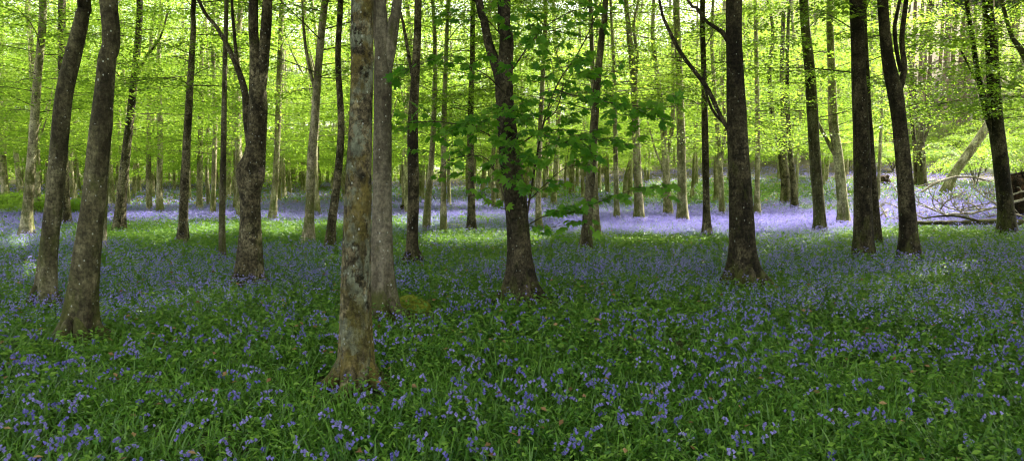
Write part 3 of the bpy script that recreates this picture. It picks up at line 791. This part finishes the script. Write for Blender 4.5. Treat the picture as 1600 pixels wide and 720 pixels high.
# ---- the crowded trees at the back: eight kinds of trunk and crown, copied
print('key trees', len(ALL_TREES))
far_protos = []
for k in range(8):
    s = 100 + k
    h = 13 + k % 3
    lean = rng.normal(0, .35, 2)
    pts = [[0, 0, 0], [lean[0] * .2 + rng.normal(0, .08), lean[1] * .2, 2.5], [lean[0] * .6 + rng.normal(0, .15), lean[1] * .5 + rng.normal(0, .15), 6],
           [lean[0] + rng.normal(0, .2), lean[1], 10], [lean[0] * 1.4, lean[1] * 1.3, h]]
    rb = [.15, .13, .11, .075, .015]
    C = catmull(np.column_stack([pts, rb]), .5)
    mb = MB(); mb.tube(C[:, :3], C[:, 3], 8, 0, rough=.08, flare=.4, seed=s)
    # a fork or thin limbs
    for j in range(rng.integers(1, 4)):
        hz = rng.uniform(2.5, 6); c = np.array([np.interp(hz, C[:, 2], C[:, i]) for i in range(3)])
        a = rng.uniform(0, 6.28); l = rng.uniform(1.2, 2.6)
        Q = catmull([c, c + [math.cos(a) * l * .35, math.sin(a) * l * .35, l * .8], c + [math.cos(a) * l * .6, math.sin(a) * l * .6, l * 1.8]], .4)
        mb.tube(Q, np.linspace(.045, .012, len(Q)), 5, 0)
    tm = mb.mesh('trunk', [B_FAR_LIT])
    axis = lambda hh, C=C: np.array([np.interp(hh, C[:, 2], C[:, 0]), np.interp(hh, C[:, 2], C[:, 1]), hh])
    cm = make_crown(1.7 + .5 * (k % 4), h - 1, 3.3, 32, [10500, 8500, 11500, 9000][k % 4], .105, axis=axis, low_len=.8, wood=.008, hexp=1.9)
    far_protos.append((tm, cm, axis, h))

def in_gap(x, y):        # the view through to the pines at the right
    u, v = project(x, y, 1.0)
    return (1385 < u < 1640) and y > 24 or (1340 < u < 1660 and y > 46)
FAR_LABELS = {
    'left': 'slim beech in the crowd of distant trunks left of the nearest lichen-crusted trunk',
    'mid': 'slim beech in the crowd of distant trunks behind the lobed dark green leaves',
    'right': 'slim beech among the distant trunks beyond the lilac carpet at right'}
count = 0; tries = 0
used = list(ALL_TREES)
while count < 225 and tries < 30000:
    tries += 1
    y = 27 + 48 * random.random() ** .8
    x = random.uniform(-.80, .80) * y
    if min((x - a) ** 2 + (y - b) ** 2 for a, b in used) < (2.3 if x < 8 else 2.9) ** 2: continue
    if in_gap(x, y): continue
    u, v = project(x, y, float(ground_z(x, y)))
    if 640 < u < 1400 and y < 34: continue
    if 1050 < u < 1400 and y < 62 and random.random() < .45: continue
    used.append((x, y))
    side = 'left' if u < 550 else ('mid' if u < 1060 else 'right')
    tm, cm, axis_, hh_ = far_protos[random.randrange(8)]
    if y < 47:
        cm = make_crown(random.uniform(1.7, 3.5), hh_ - 1, 3.6, 36, 20000, .09, axis=axis_, world=np.array([x, y, float(ground_z(x, y))]), low_len=.8, wood=.009, hexp=1.3)
    root = thing('beech_tree', FAR_LABELS[side], 'tree', (x, y, float(ground_z(x, y)) - .05), 'crowded distant beeches, ' + {'left': 'left', 'mid': 'middle', 'right': 'right'}[side])
    root.rotation_euler = (0, 0, 0) if y < 47 else (random.gauss(0, .03), random.gauss(0, .03), random.uniform(0, 6.28))
    s = random.uniform(.75, 1.35); sh = random.uniform(.9, 1.15)
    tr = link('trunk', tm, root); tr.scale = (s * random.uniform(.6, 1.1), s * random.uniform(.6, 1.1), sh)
    cr = link('crown', cm, root); cr.scale = (1.1, 1.1, sh)
    count += 1
print('far trees', count)

# ---- farthest wood: one mass closing the view
mb = MB()
n = 260
xs = rng.uniform(-90, 90, n); ys = rng.uniform(78, 105, n)
for x, y in zip(xs, ys):
    u, v = project(x, y, 2.0)
    if 1340 < u < 1510: continue
    z = float(ground_z(x, y))
    mb.tube([[x, y, z - .2], [x + rng.normal(0, .3), y, z + 5], [x + rng.normal(0, .6), y, z + 13]], [rng.uniform(.12, .22), .11, .06], 5, 0)
for x, y, zlim in [(rng.uniform(-95, 95), rng.uniform(76, 112), 26) for i_ in range(2000)] + [(rng.uniform(-95, 95), rng.uniform(56, 100), 4.5) for i_ in range(1700)] + [(rng.uniform(-95, 95), rng.uniform(80, 118), 34) for i_ in range(1500)]:
    u, v = project(x, y, 2.0)
    if 1345 < u < 1505 and (zlim > 10 or y > 80): continue
    if y < 72 and u > 640: continue
    z = float(ground_z(x, y)) + rng.uniform(12 if zlim > 30 else .2, zlim)
    r = rng.uniform(1.5, 3.2); m = 150
    a = rng.uniform(0, 6.28, m); q = np.sqrt(rng.random(m)) * r
    P = np.stack([x + q * np.cos(a), y + q * np.sin(a), z + rng.normal(0, .22, m) - q * .12], 1)
    D = norm(np.stack([np.cos(a), np.sin(a), rng.normal(-.2, .3, m)], 1)); N = norm(np.array([0, 0, 1.0]) + rng.normal(0, .4, (m, 3)))
    N = norm(N - D * (N * D).sum(1)[:, None])
    mb.leaves(P, D, N, rng.uniform(.16, .34, m))
tag(link('far_woodland', mb.mesh('far_woodland', [B_FAR_LIT, M_BEECH])), 'mass of far bright green woodland closing the view behind the trunks', 'woodland', kind='stuff')

# ---- pines on the hillside at the right
pp = []
for k in range(3):
    mb = MB(); H = 24 + 2 * k
    mb.tube([[0, 0, 0], [.1, 0, 8], [.15 * k, .1, 16], [.1, 0, H]], [.24, .2, .16, .04], 8, 0, rough=.05, seed=k)
    tm = mb.mesh('trunk', [B_PINE])
    mb = MB()
    for j in range(46):
        h = rng.uniform(H * .55, H); a = rng.uniform(0, 6.28); l = rng.uniform(.8, 2.6) * (1 - .6 * (h - H * .55) / (H * .45))
        e = np.array([math.cos(a) * l, math.sin(a) * l, h + .25 * l])
        mb.tube([[0, 0, h], e * [.5, .5, 1], e], [.05, .03, .01], 3, 0)
        m = 130
        t = rng.uniform(.35, 1.1, m)[:, None]
        P = np.array([0, 0, h]) * (1 - t) + e * t + rng.normal(0, .28, (m, 3)) * [1, 1, .6]
        D = norm(rng.normal(0, 1, (m, 3)) + [0, 0, .3]); N = norm(np.cross(D, rng.normal(0, 1, (m, 3))))
        mb.leaves(P, D, N, .3, wid=.22)
    pp.append((tm, mb.mesh('crown', [B_TWIG, M_PINE])))
pl = []
tries = 0
while len(pl) < 62 and tries < 5000:
    tries += 1
    y = random.uniform(78, 116); u = random.uniform(1325, 1600)
    x = (u - 800) / FPX * y
    if pl and min((x - a) ** 2 + (y - b) ** 2 for a, b in pl) < 2.0 ** 2: continue
    pl.append((x, y))
    root = thing('pine_tree', 'straight reddish bare pine trunk on the far hillside at upper right', 'tree', (x, y, float(ground_z(x, y)) - .1), 'pines on the far hillside')
    tm, cm = pp[random.randrange(3)]
    root.rotation_euler = (random.gauss(0, .015), random.gauss(0, .02), random.uniform(0, 6.28))
    link('trunk', tm, root); c = link('crown', cm, root)

# ---- leafy shrubs
def shrub(x, y, w, h, label, n=5000, lsize=.08, group=None):
    org = np.array([x, y, float(ground_z(x, y))])
    root = thing('shrub', label, 'shrub', org, group)
    mb = MB(); ends = []
    for k in range(9):
        a = rng.uniform(0, 6.28); l = rng.uniform(.5, 1) * w; hh = rng.uniform(.5, 1) * h
        Q = catmull([[0, 0, 0], [math.cos(a) * l * .3, math.sin(a) * l * .3, hh * .6], [math.cos(a) * l * .8, math.sin(a) * l * .8, hh]], .25)
        mb.tube(Q, np.linspace(.025, .006, len(Q)), 5, 0)
        ends.append(Q)
    link('stem', mb.mesh('stem', [B_TWIG]), root)
    mb = MB()
    for Q in ends:
        for j in range(3):
            a = rng.uniform(0, 6.28); s = Q[rng.integers(len(Q) // 2, len(Q))]; l = rng.uniform(.6, 1.1) * w * .7
            P = np.stack([s + [math.cos(a) * l * t, math.sin(a) * l * t, l * (.25 * t - .35 * t * t)] for t in np.linspace(0, 1, 5)])
            spray(mb, P, .008, n // 27, lsize, spread=.9, world=None, wood=True, droop=.25)
    link('foliage', mb.mesh('foliage', [B_TWIG, M_SHRUB]), root)
for (u, v, w, h, lab) in [
    (12, 335, 1.6, 1.1, 'bright green low shrub at the left edge behind the leftmost beech'),
    (75, 338, 1.5, 1.0, 'bright green low shrub between the leftmost beech and the pale bending beech'),
    (118, 336, 1.3, .9, 'small bright shrub between the pale bending and dark leaning beeches'),
    (1468, 272, 3.0, 3.0, 'yellow-green shrub below the pines, left of the slanting trunk'),
    (1525, 292, 3.2, 3.2, 'yellow-green shrub behind the slanting trunk'),
    (1592, 285, 3.6, 4.2, 'tall yellow-green shrub at the right edge behind the root plate'),
    (1540, 268, 3.5, 5.0, 'large bright bush rising between the slanting trunk and dark forked beech'),
    (1430, 245, 3.0, 2.6, 'pale green bush higher on the bank, under the pines'),
    (1500, 235, 3.4, 3.0, 'pale green bush highest on the bank, right of the pines gap'),
    (1395, 268, 2.6, 2.4, 'pale green bush on the bank left of the grey beech before pines')]:
    p = on_ground(u, v)
    shrub(p[0], p[1], w, h, lab, 6000, .08 if p[1] < 40 else .13)

# ------------------------------------------------------------------ bluebells, their leaves and herbs (nobody could count them)
def wedge_points(n, r0, r1, pw=1.0, amax=R(41)):
    if r0 < 0:      # the ground either side of the view, near the camera
        x = rng.uniform(-15, 15, n); y = rng.uniform(-1.5, 15, n)
        k = (np.abs(np.arctan2(x, y)) > amax) & (np.hypot(x, y) > 1.3)
        return x[k], y[k]
    r = np.sqrt(rng.random(n) ** pw * (r1 ** 2 - r0 ** 2) + r0 ** 2); a = rng.uniform(-amax, amax, n)
    return r * np.sin(a), r * np.cos(a)

def ell(u, v, a, b, c, d, soft=.5):
    r = ((u - (a + b) / 2) / ((b - a) / 2)) ** 2 + ((v - (c + d) / 2) / ((d - c) / 2)) ** 2
    return 1 - smooth(1 - soft, 1 + soft, r)

def blueness(x, y):
    """how thick the bluebells stand on each patch of ground"""
    u, v = project(x, y, ground_z(x, y))
    nz = fbm(x * .45, y * .45, 61); n2 = fbm(x * 1.6, y * 1.6, 66)
    uu = u + 90 * (fbm(x * .3, y * .3, 63) - .5); vv = v + 22 * (nz - .5)
    b = .15 + .50 * smooth(.42, .62, nz)
    b = np.where(v > 445, .16 + .30 * smooth(.42, .66, .4 * nz + .6 * n2), b)
    def setv(val, *e):
        nonlocal b
        k = ell(uu, vv, *e); b = b * (1 - k) + val * k
    setv(.75, -100, 640, 312, 352)
    setv(.50, -100, 560, 405, 478)
    setv(.60, -60, 120, 345, 440)
    setv(.06, 130, 540, 352, 402)
    setv(.03, 150, 330, 365, 385)
    setv(.40, 560, 1100, 395, 430)
    setv(.12, 600, 900, 400, 420, .3)
    setv(.75, 600, 860, 300, 352)
    setv(.85, 660, 900, 352, 372)
    setv(.10, 640, 860, 374, 393)
    setv(.98, 830, 1400, 334, 379)
    setv(.03, 850, 1140, 376, 402)
    setv(.35, 1000, 1300, 392, 410)
    setv(.45, 1150, 1600, 385, 430)
    setv(.05, 1320, 1560, 364, 382)
    setv(.05, 960, 1260, 290, 330)
    setv(.9, 1330, 1600, 300, 358)
    setv(.04, 700, 780, 345, 358)
    setv(.03, 130, 200, 300, 320)
    b = np.clip(b, 0, 1.1)
    far = smooth(9, 15, np.hypot(x, y))
    return b * (1 - .48 * far * (1 - smooth(.85, 1.05, b)))

BOULDER = on_ground(641, 488)
def clear_of_trunks(x, y, r=.18):
    k = np.ones(len(x), bool)
    for q, (a, b) in enumerate(ALL_TREES[:55]):
        k &= (x - a) ** 2 + (y - b) ** 2 > (r + (.09 if q < 7 else 0)) ** 2
    k &= ((x - BOULDER[0]) / .42) ** 2 + ((y - BOULDER[1] + .35) / .7) ** 2 > 1
    return k

def blades(n, r0, r1, L0, L1, wd, segs, pw=1.0, clump=6):
    m = n // clump
    cx, cyy = wedge_points(m, r0, r1, pw)
    keep = clear_of_trunks(cx, cyy) & (rng.random(len(cx)) < .25 + 1.1 * smooth(.30, .48, fbm(cx * 2.2, cyy * 2.2, 77)))
    cx, cyy = cx[keep], cyy[keep]
    x = np.repeat(cx, clump) + rng.normal(0, .02 + .002 * abs(r0), len(cx) * clump); y = np.repeat(cyy, clump) + rng.normal(0, .02 + .002 * abs(r0), len(cx) * clump)
    n = len(x); z = ground_z(x, y)
    a = rng.uniform(0, 6.28, n); L = rng.uniform(L0, L1, n)
    e0 = rng.uniform(R(25), R(80), n); bend = rng.uniform(R(10), R(150), n)
    w = wd * rng.uniform(.6, 1.3, n)
    H = np.stack([np.cos(a), np.sin(a), np.zeros(n)], 1); S = np.stack([-np.sin(a), np.cos(a), np.zeros(n)], 1)
    tw = rng.normal(0, .6, n)
    p = np.stack([x, y, z], 1); rows = []
    for i in range(segs + 1):
        t = i / segs
        ww = w * (1 - t ** 2.5) * (.55 + .45 * math.sin(min(1, t * 2 + .2) * math.pi / 2))
        e = e0 - bend * t
        Sn = S * np.cos(tw * t)[:, None] + np.array([0, 0, 1.0]) * np.sin(tw * t)[:, None]
        rows.append(p - Sn * (ww / 2)[:, None]); rows.append(p + Sn * (ww / 2)[:, None])
        p = p + (H * np.cos(e)[:, None] + np.array([0, 0, 1.0]) * np.sin(e)[:, None]) * (L / segs)[:, None]
    V = np.stack(rows, 1).reshape(-1, 3)
    base = np.arange(n)[:, None] * (2 * segs + 2)
    Q = np.concatenate([base + np.array([2 * i, 2 * i + 1, 2 * i + 3, 2 * i + 2])[None, :] for i in range(segs)])
    patch = fbm(x * .8, y * .8, 80)
    return V, Q, np.repeat(np.clip(.75 * rng.random(n) + .5 * (patch - .3), 0, 1), 2 * segs + 2)

mb = MB()
for args in [(95000, 1.3, 6.5, .08, .26, .0135, 4, .85), (120000, 6.5, 13, .10, .26, .018, 3), (120000, 13, 27, .10, .26, .026, 2), (80000, 27, 60, .12, .28, .06, 2), (150000, -1, 15, .10, .26, .026, 3)]:
    V, Q, t = blades(*args); mb.add(V, Q, 0, True, t)
def herbs(n, r0, r1, size, hmax, mat, dens_fn=None, tilt=.5, pw=1.0):
    x, y = wedge_points(n, r0, r1, pw)
    if dens_fn is not None:
        k = rng.random(n) < dens_fn(x, y); x, y = x[k], y[k]
    n = len(x)
    a = rng.uniform(0, 6.28, n)
    P = np.stack([x, y, ground_z(x, y) + rng.uniform(.03, hmax, n)], 1)
    D = norm(np.stack([np.cos(a), np.sin(a), rng.normal(.1, .4, n)], 1))
    N = norm(np.array([0, 0, 1.0]) + rng.normal(0, tilt, (n, 3))); N = norm(N - D * (N * D).sum(1)[:, None])
    mb.leaves(P, D, N, size * rng.uniform(.6, 1.3, n), wid=.5, mat=mat)
green = lambda x, y: np.clip(1.05 - blueness(x, y) * 1.6, .12, 1)
herbs(26000, 1.3, 6, .04, .22, 1, green)
herbs(80000, 6, 14, .055, .22, 1, green)
herbs(150000, 14, 28, .075, .22, 1, green)
herbs(60000, 28, 60, .13, .25, 1, green)
tag(link('bluebell_leaves', mb.mesh('bluebell_leaves', [M_BLADE, M_HERB])), 'dense carpet of strap-shaped bluebell leaves and low herbs', 'ground cover', kind='stuff')

def flower_sites(n, r0, r1, pw=1.0):
    x, y = wedge_points(n, r0, r1, pw)
    k = (rng.random(len(x)) < blueness(x, y)) & clear_of_trunks(x, y, .16)
    return x[k], y[k]
mb = MB()
# near: bells hanging from an arching stem
x, y = flower_sites(4800, 1.5, 8.5, .9)
print('near flowers', len(x))
n = len(x); z = ground_z(x, y); a = rng.uniform(0, 6.28, n); H = rng.uniform(.15, .29, n)
Hd = np.stack([np.cos(a), np.sin(a), np.zeros(n)], 1); Z = np.array([0, 0, 1.0])
def stem_pt(t, i=slice(None)):
    tt = np.broadcast_to(t, H[i].shape)
    arch = np.clip((tt - .6) / .4, 0, 1) ** 2
    return np.stack([x[i], y[i], z[i]], 1) + Hd[i] * (H[i] * (.10 * tt + .30 * arch))[:, None] + Z * (H[i] * (tt - .22 * arch))[:, None]
rows = []
S = np.stack([-np.sin(a), np.cos(a), np.zeros(n)], 1) * .0022
for t in (0, .35, .65, .85, 1): rows += [stem_pt(t) - S, stem_pt(t) + S]
V = np.stack(rows, 1).reshape(-1, 3); base = np.arange(n)[:, None] * 10
mb.add(V, np.concatenate([base + np.array([2 * i, 2 * i + 1, 2 * i + 3, 2 * i + 2])[None] for i in range(4)]), 1, True)
nb = 6
ftint = rng.random(n)
for b in range(nb):
    t = .60 + .40 * b / (nb - 1)
    act = np.nonzero(rng.random(n) < .88)[0]
    c = stem_pt(t, act); m = len(act)
    sd_ = rng.normal(0, 1.0, m)
    out = norm(Hd[act] * np.cos(sd_)[:, None] + np.stack([-np.sin(a[act]), np.cos(a[act]), np.zeros(m)], 1) * np.sin(sd_)[:, None])
    ax_ = norm(out * .55 - Z * rng.uniform(.3, 1.0, m)[:, None])
    U1 = norm(np.cross(ax_, Z + .01)); U2 = np.cross(ax_, U1)
    ln = .018 * rng.uniform(.75, 1.2, m); c = c + out * .008
    rings = [(0, .0022), (.35, .0058), (.8, .0058), (1.05, .0098)]
    R_ = []
    for (s, r) in rings:
        for q in range(5):
            th = q * 2 * math.pi / 5
            R_.append(c + ax_ * (ln * s)[:, None] + (U1 * math.cos(th) + U2 * math.sin(th)) * r * 1.15)
    V = np.stack(R_, 1).reshape(-1, 3); base = np.arange(m)[:, None] * 20
    Q = np.concatenate([base + np.array([5 * i + q, 5 * i + (q + 1) % 5, 5 * i + 5 + (q + 1) % 5, 5 * i + 5 + q])[None] for i in range(3) for q in range(5)])
    mb.add(V, Q, 0, True, np.repeat(np.clip(ftint[act] * .7 + rng.random(m) * .3, 0, 1), 20))
# farther: each head a spray of petal blades
def heads(n, r0, r1, petals, size, rad, pw=1.0):
    x, y = flower_sites(n, r0, r1, pw); n = len(x)
    z = ground_z(x, y) + rng.uniform(.13, .27, n); t = rng.random(n)
    for k in range(petals):
        a = rng.uniform(0, 6.28, n)
        P = np.stack([x + rng.normal(0, rad, n), y + rng.normal(0, rad, n), z + rng.uniform(-.05, .05, n) * (size / .02) ** .5], 1)
        D = norm(np.stack([np.cos(a), np.sin(a), rng.uniform(-1.4, .2, n)], 1))
        N = norm(rng.normal(0, 1, (n, 3))); N = norm(N - D * (N * D).sum(1)[:, None])
        mb.leaves(P, D, N, size * rng.uniform(.7, 1.3, n), wid=.6, mat=0, tint=np.clip(.6 * t + .4 * rng.random(n), 0, 1))
heads(16000, -1, 15, 5, .026, .018)
heads(18000, 8.5, 14, 7, .024, .016)
heads(50000, 14, 24, 5, .032, .022)
heads(120000, 24, 40, 4, .05, .04)
heads(60000, 40, 75, 3, .10, .09)
tag(link('bluebell_flowers', mb.mesh('bluebell_flowers', [M_FLOWER, M_STEM])), 'carpet of violet-blue bluebell flowers covering the woodland floor', 'flowers', kind='stuff')
# a few old leaves caught on top
mb = MB()
x, y = wedge_points(1300, 1.5, 16); n = len(x); a = rng.uniform(0, 6.28, n)
P = np.stack([x, y, ground_z(x, y) + rng.uniform(.04, .26, n)], 1); D = norm(np.stack([np.cos(a), np.sin(a), rng.normal(0, .3, n)], 1))
N = norm(np.array([0, 0, 1.0]) + rng.normal(0, .5, (n, 3))); N = norm(N - D * (N * D).sum(1)[:, None])
mb.leaves(P, D, N, .05, wid=.6, mat=0)
x, y = wedge_points(26000, 24, 62); u, v = project(x, y, ground_z(x, y))
k = ((v < 322) & (u < 560)) | (rng.random(len(x)) < .12); x, y = x[k], y[k]; n = len(x); a = rng.uniform(0, 6.28, n)
P = np.stack([x, y, ground_z(x, y) + rng.uniform(.02, .16, n)], 1); D = norm(np.stack([np.cos(a), np.sin(a), rng.normal(0, .3, n)], 1))
N = norm(np.array([0, 0, 1.0]) + rng.normal(0, .5, (n, 3))); N = norm(N - D * (N * D).sum(1)[:, None])
mb.leaves(P, D, N, .14, wid=.7, mat=0)
tag(link('leaf_litter', mb.mesh('leaf_litter', [M_LITTER])), 'scattered brown dead leaves lying between the bluebells', 'leaf litter', kind='stuff')

# ------------------------------------------------------------------ mossy mounds, logs, fallen branches, root plates
def mound(u, v, wpx, hpx, mat, name, label, cat, depth=.7, seed=1, rough=.25):
    b = on_ground(u, v); f = b[1]
    w = wpx / FPX * f / 2; h = hpx / FPX * f
    o = (b[0], b[1] + w * .3, float(ground_z(b[0], b[1])))
    nth, nph = 40, 14
    V = []; 
    for i in range(nph):
        ph = (i / (nph - 1)) * math.pi / 2 * 1.25
        for j in range(nth):
            th = j / nth * 2 * math.pi
            d = np.array([math.cos(th) * math.cos(math.pi / 2 - ph), math.sin(th) * math.cos(math.pi / 2 - ph), math.sin(math.pi / 2 - ph)])
            r = 1 + rough * (fbm(d[0] * 2.5 + seed, d[1] * 2.5 + d[2] * 2, seed) - .5) * 2 + rough * .4 * (vnoise(d[0] * 9 + seed, d[1] * 9 + d[2] * 7, seed) - .5)
            V.append([d[0] * w * r, d[1] * w * depth * r, (d[2] * h if d[2] > 0 else d[2] * .2) * r])
    Q = [(i * nth + j, (i + 1) * nth + j, (i + 1) * nth + (j + 1) % nth, i * nth + (j + 1) % nth) for i in range(nph - 1) for j in range(nth)]
    me = build_mesh(name, V, Q, mats=[mat], smooth_q=True)
    tag(link(name, me, loc=o), label, cat)
mound(641, 488, 62, 24, B_MOSSLOG, 'mossy_boulder', 'low moss-covered boulder in bluebells right of the forked pale beech', 'boulder', seed=3)
mound(712, 357, 44, 7, B_MOSSLOG, 'moss_mound', 'flat moss-green mound left of the straight mossy trunk', 'mound', seed=5)
mound(634, 333, 18, 15, B_SOIL, 'tree_stump', 'small rotten red-brown stump beyond the slender straight beech', 'stump', seed=8, rough=.5)
mound(1377, 290, 42, 14, B_SOIL, 'soil_heap', 'red-brown heap of earth and roots between the dark trunks', 'soil heap', seed=9, rough=.5)

def fallen(name, label, cat, paths, mat, parts=('trunk', 'branch'), sides=8, seed=0, foot=None):
    b = on_ground(*(foot or paths[0][0][:2]))
    org = np.array([b[0], b[1], float(ground_z(b[0], b[1]))])
    root = thing(name, label, cat, org)
    for k, pth in enumerate(paths):
        pts = []
        for (u, v, w, dy) in pth:
            dep = b[1] + dy; p = at_depth(u, v, dep)
            p[2] = max(p[2], float(ground_z(p[0], dep)) + .03)
            pts.append([*p, w / FPX * dep / 2])
        C = catmull(np.array(pts), .15)
        C[:, 0] += .05 * (vnoise(C[:, 0] * 2, C[:, 1], 3 + k + seed) - .5); C[:, 2] += .10 * (vnoise(C[:, 0] * 2.2, C[:, 1], 30 + k + seed) - .5) + .035 * (vnoise(C[:, 0] * 8, C[:, 1] * 5, 60 + k + seed) - .5)
        m_ = MB(); m_.tube(C[:, :3] - org, C[:, 3], sides, 0, rough=.12, seed=k + seed)
        link(parts[0] if k == 0 else parts[1], m_.mesh(parts[0] if k == 0 else parts[1], [mat]), root)
fallen('fallen_log', 'long dark fallen trunk lying in front of the pale dead branches at right', 'log',
       [[(1410, 349, 6, 0), (1470, 348, 7, 0), (1530, 348, 9, .1), (1600, 348, 10, .2), (1680, 350, 11, .2)],
        [(1530, 347, 4, 0), (1480, 338, 3, .4), (1440, 342, 2, .6)]], B_SHADED, foot=(1480, 362))
bp = [[(1600, 312, 4.5, 2), (1560, 322, 4, 1.5), (1500, 336, 3.5, 1), (1440, 344, 3, .5), (1375, 352, 1.5, 0)]]
brush = [
    [(1560, 322), (1530, 300), (1515, 282)], [(1545, 325), (1500, 330), (1470, 318), (1452, 300), (1448, 282)],
    [(1500, 336), (1462, 330), (1430, 312), (1425, 296)], [(1480, 338), (1458, 318), (1462, 292)], [(1440, 345), (1410, 330), (1385, 318), (1372, 322)],
    [(1462, 330), (1440, 322), (1400, 318)], [(1530, 328), (1515, 318), (1478, 322)], [(1515, 340), (1490, 322), (1484, 304)],
    [(1598, 300), (1570, 306), (1540, 300), (1525, 306)], [(1585, 330), (1552, 314), (1536, 296)], [(1600, 338), (1560, 334), (1520, 346), (1480, 346)],
    [(1430, 350), (1405, 342), (1380, 338), (1368, 342)], [(1450, 344), (1432, 334), (1420, 318), (1400, 300)], [(1385, 338), (1378, 326), (1366, 316)],
    [(1500, 330), (1520, 322), (1545, 318), (1575, 320)], [(1470, 326), (1482, 312), (1500, 306), (1512, 296)]]
for k, l in enumerate(brush):
    bp.append([(u, v, 2.7 - 1.8 * i / (len(l) - 1), .3 + 1.2 * math.sin(k * 1.9) + .4 * math.sin(i + k)) for i, (u, v) in enumerate(l)])
for l in list(brush):
    for k in range(8):      # side twigs
        i = random.randrange(1, len(l)); t = random.random()
        u0 = l[i - 1][0] * (1 - t) + l[i][0] * t; v0 = l[i - 1][1] * (1 - t) + l[i][1] * t
        a = random.uniform(-.2, 2.4) ; ln = random.uniform(10, 30)
        u1 = u0 + math.cos(a) * ln; v1 = v0 - abs(math.sin(a)) * ln * .7
        bp.append([(u0, v0, 1.5, .6), ((u0 + u1) / 2 + 1, (v0 + v1) / 2 + random.uniform(-2, 2), 1.2, .7), (u1, v1, .8, .8 + random.uniform(-.3, .3))])
fallen('dead_branch', 'tangled pale dead fallen branches lying beside the dark fallen log at right', 'fallen branch', bp, B_DEAD, parts=('stem', 'branch'), sides=6, seed=4, foot=(1480, 352))
fallen('fallen_branch', 'bleached bent branch resting above the tangled dead branches', 'fallen branch',
       [[(1440, 300, 4, 1), (1475, 280, 4, 1), (1520, 276, 3, 1), (1550, 284, 2, 1)], [(1470, 282, 3, 1), (1440, 290, 2, 1.2), (1418, 296, 1.5, 1.4)]], B_DEAD, seed=9, foot=(1480, 346))
# stick pile at the left of centre
for k in range(9):
    u = 405 + 16 * k; dv = random.uniform(-3, 4)
    fallen('fallen_stick', ['brown fallen stick in the low brushwood pile behind the knotted beech',
                            'brown fallen stick in the low brushwood pile behind the crooked narrow beech'][k > 4], 'stick',
           [[(u - 22, 334 + dv, 2.5, 0), (u + 5, 330 + dv * .5, 3.5, .3), (u + 36, 332 - dv, 2, .1)]], B_WARM, parts=('wood', 'twig'), seed=20 + k)
    list(COL.objects)[-2]['group'] = 'brushwood sticks'
fallen('fallen_twig', 'thin dark dead twig lying across the bluebell leaves at bottom right', 'twig',
       [[(1195, 668, 3, 0), (1240, 680, 3, 0), (1300, 686, 3.5, 0), (1380, 690, 3, 0)]], B_TWIG, seed=2)
# root plate: a ragged disc of earth and roots standing on edge
b = on_ground(1592, 344)
org = np.array([b[0] + .3, b[1], float(ground_z(b[0], b[1]))])
root = thing('root_plate', 'tall upturned dark root plate of a fallen tree at the right edge', 'root plate', org)
nth, nr = 44, 14; V = []
for side_ in (0, 1):
    for i in range(nr):
        for j in range(nth):
            th = j / nth * 2 * math.pi; r = (i / (nr - 1))
            rr_ = r * (1.0 + .45 * (vnoise(math.cos(th) * 2.5 + 5, math.sin(th) * 2.5, 3) - .5))
            xx = math.cos(th) * rr_ * 1.05; zz = .85 + math.sin(th) * rr_ * 1.05
            thick = (1 - r ** 2) * .4 + .05
            yy = (-thick if side_ == 0 else thick) + .28 * (fbm(xx * 3 + 7, zz * 3, 5 + side_) - .5)
            V.append([xx, yy, max(zz, -.1)])
Q = []
for s_ in (0, 1):
    o_ = s_ * nth * nr
    for i in range(nr - 1):
        for j in range(nth):
            q = (o_ + i * nth + j, o_ + i * nth + (j + 1) % nth, o_ + (i + 1) * nth + (j + 1) % nth, o_ + (i + 1) * nth + j); Q.append(q if s_ else q[::-1])
for j in range(nth):
    a_ = (nr - 1) * nth + j; b_ = (nr - 1) * nth + (j + 1) % nth; Q.append((a_, b_, b_ + nth * nr, a_ + nth * nr))
link('soil', build_mesh('soil', V, Q, mats=[B_SOIL], smooth_q=True), root)
for k in range(26):
    th = rng.uniform(-.3, 3.5) if k < 20 else rng.uniform(0, 6.28); r0 = rng.uniform(.5, .95); l = rng.uniform(.25, .6)
    p0 = np.array([math.cos(th) * r0, -.15, .85 + math.sin(th) * r0]); d = np.array([math.cos(th), rng.uniform(-1, .1), math.sin(th)])
    p2 = p0 + d * l + rng.normal(0, .1, 3); p1 = (p0 + p2) / 2 + rng.normal(0, .06, 3)
    m_ = MB(); m_.tube(catmull([p0, p1, p2], .08), np.linspace(.03, .008, len(catmull([p0, p1, p2], .08))), 5, 0)
    link('root', m_.mesh('root', [B_SOIL]), root)
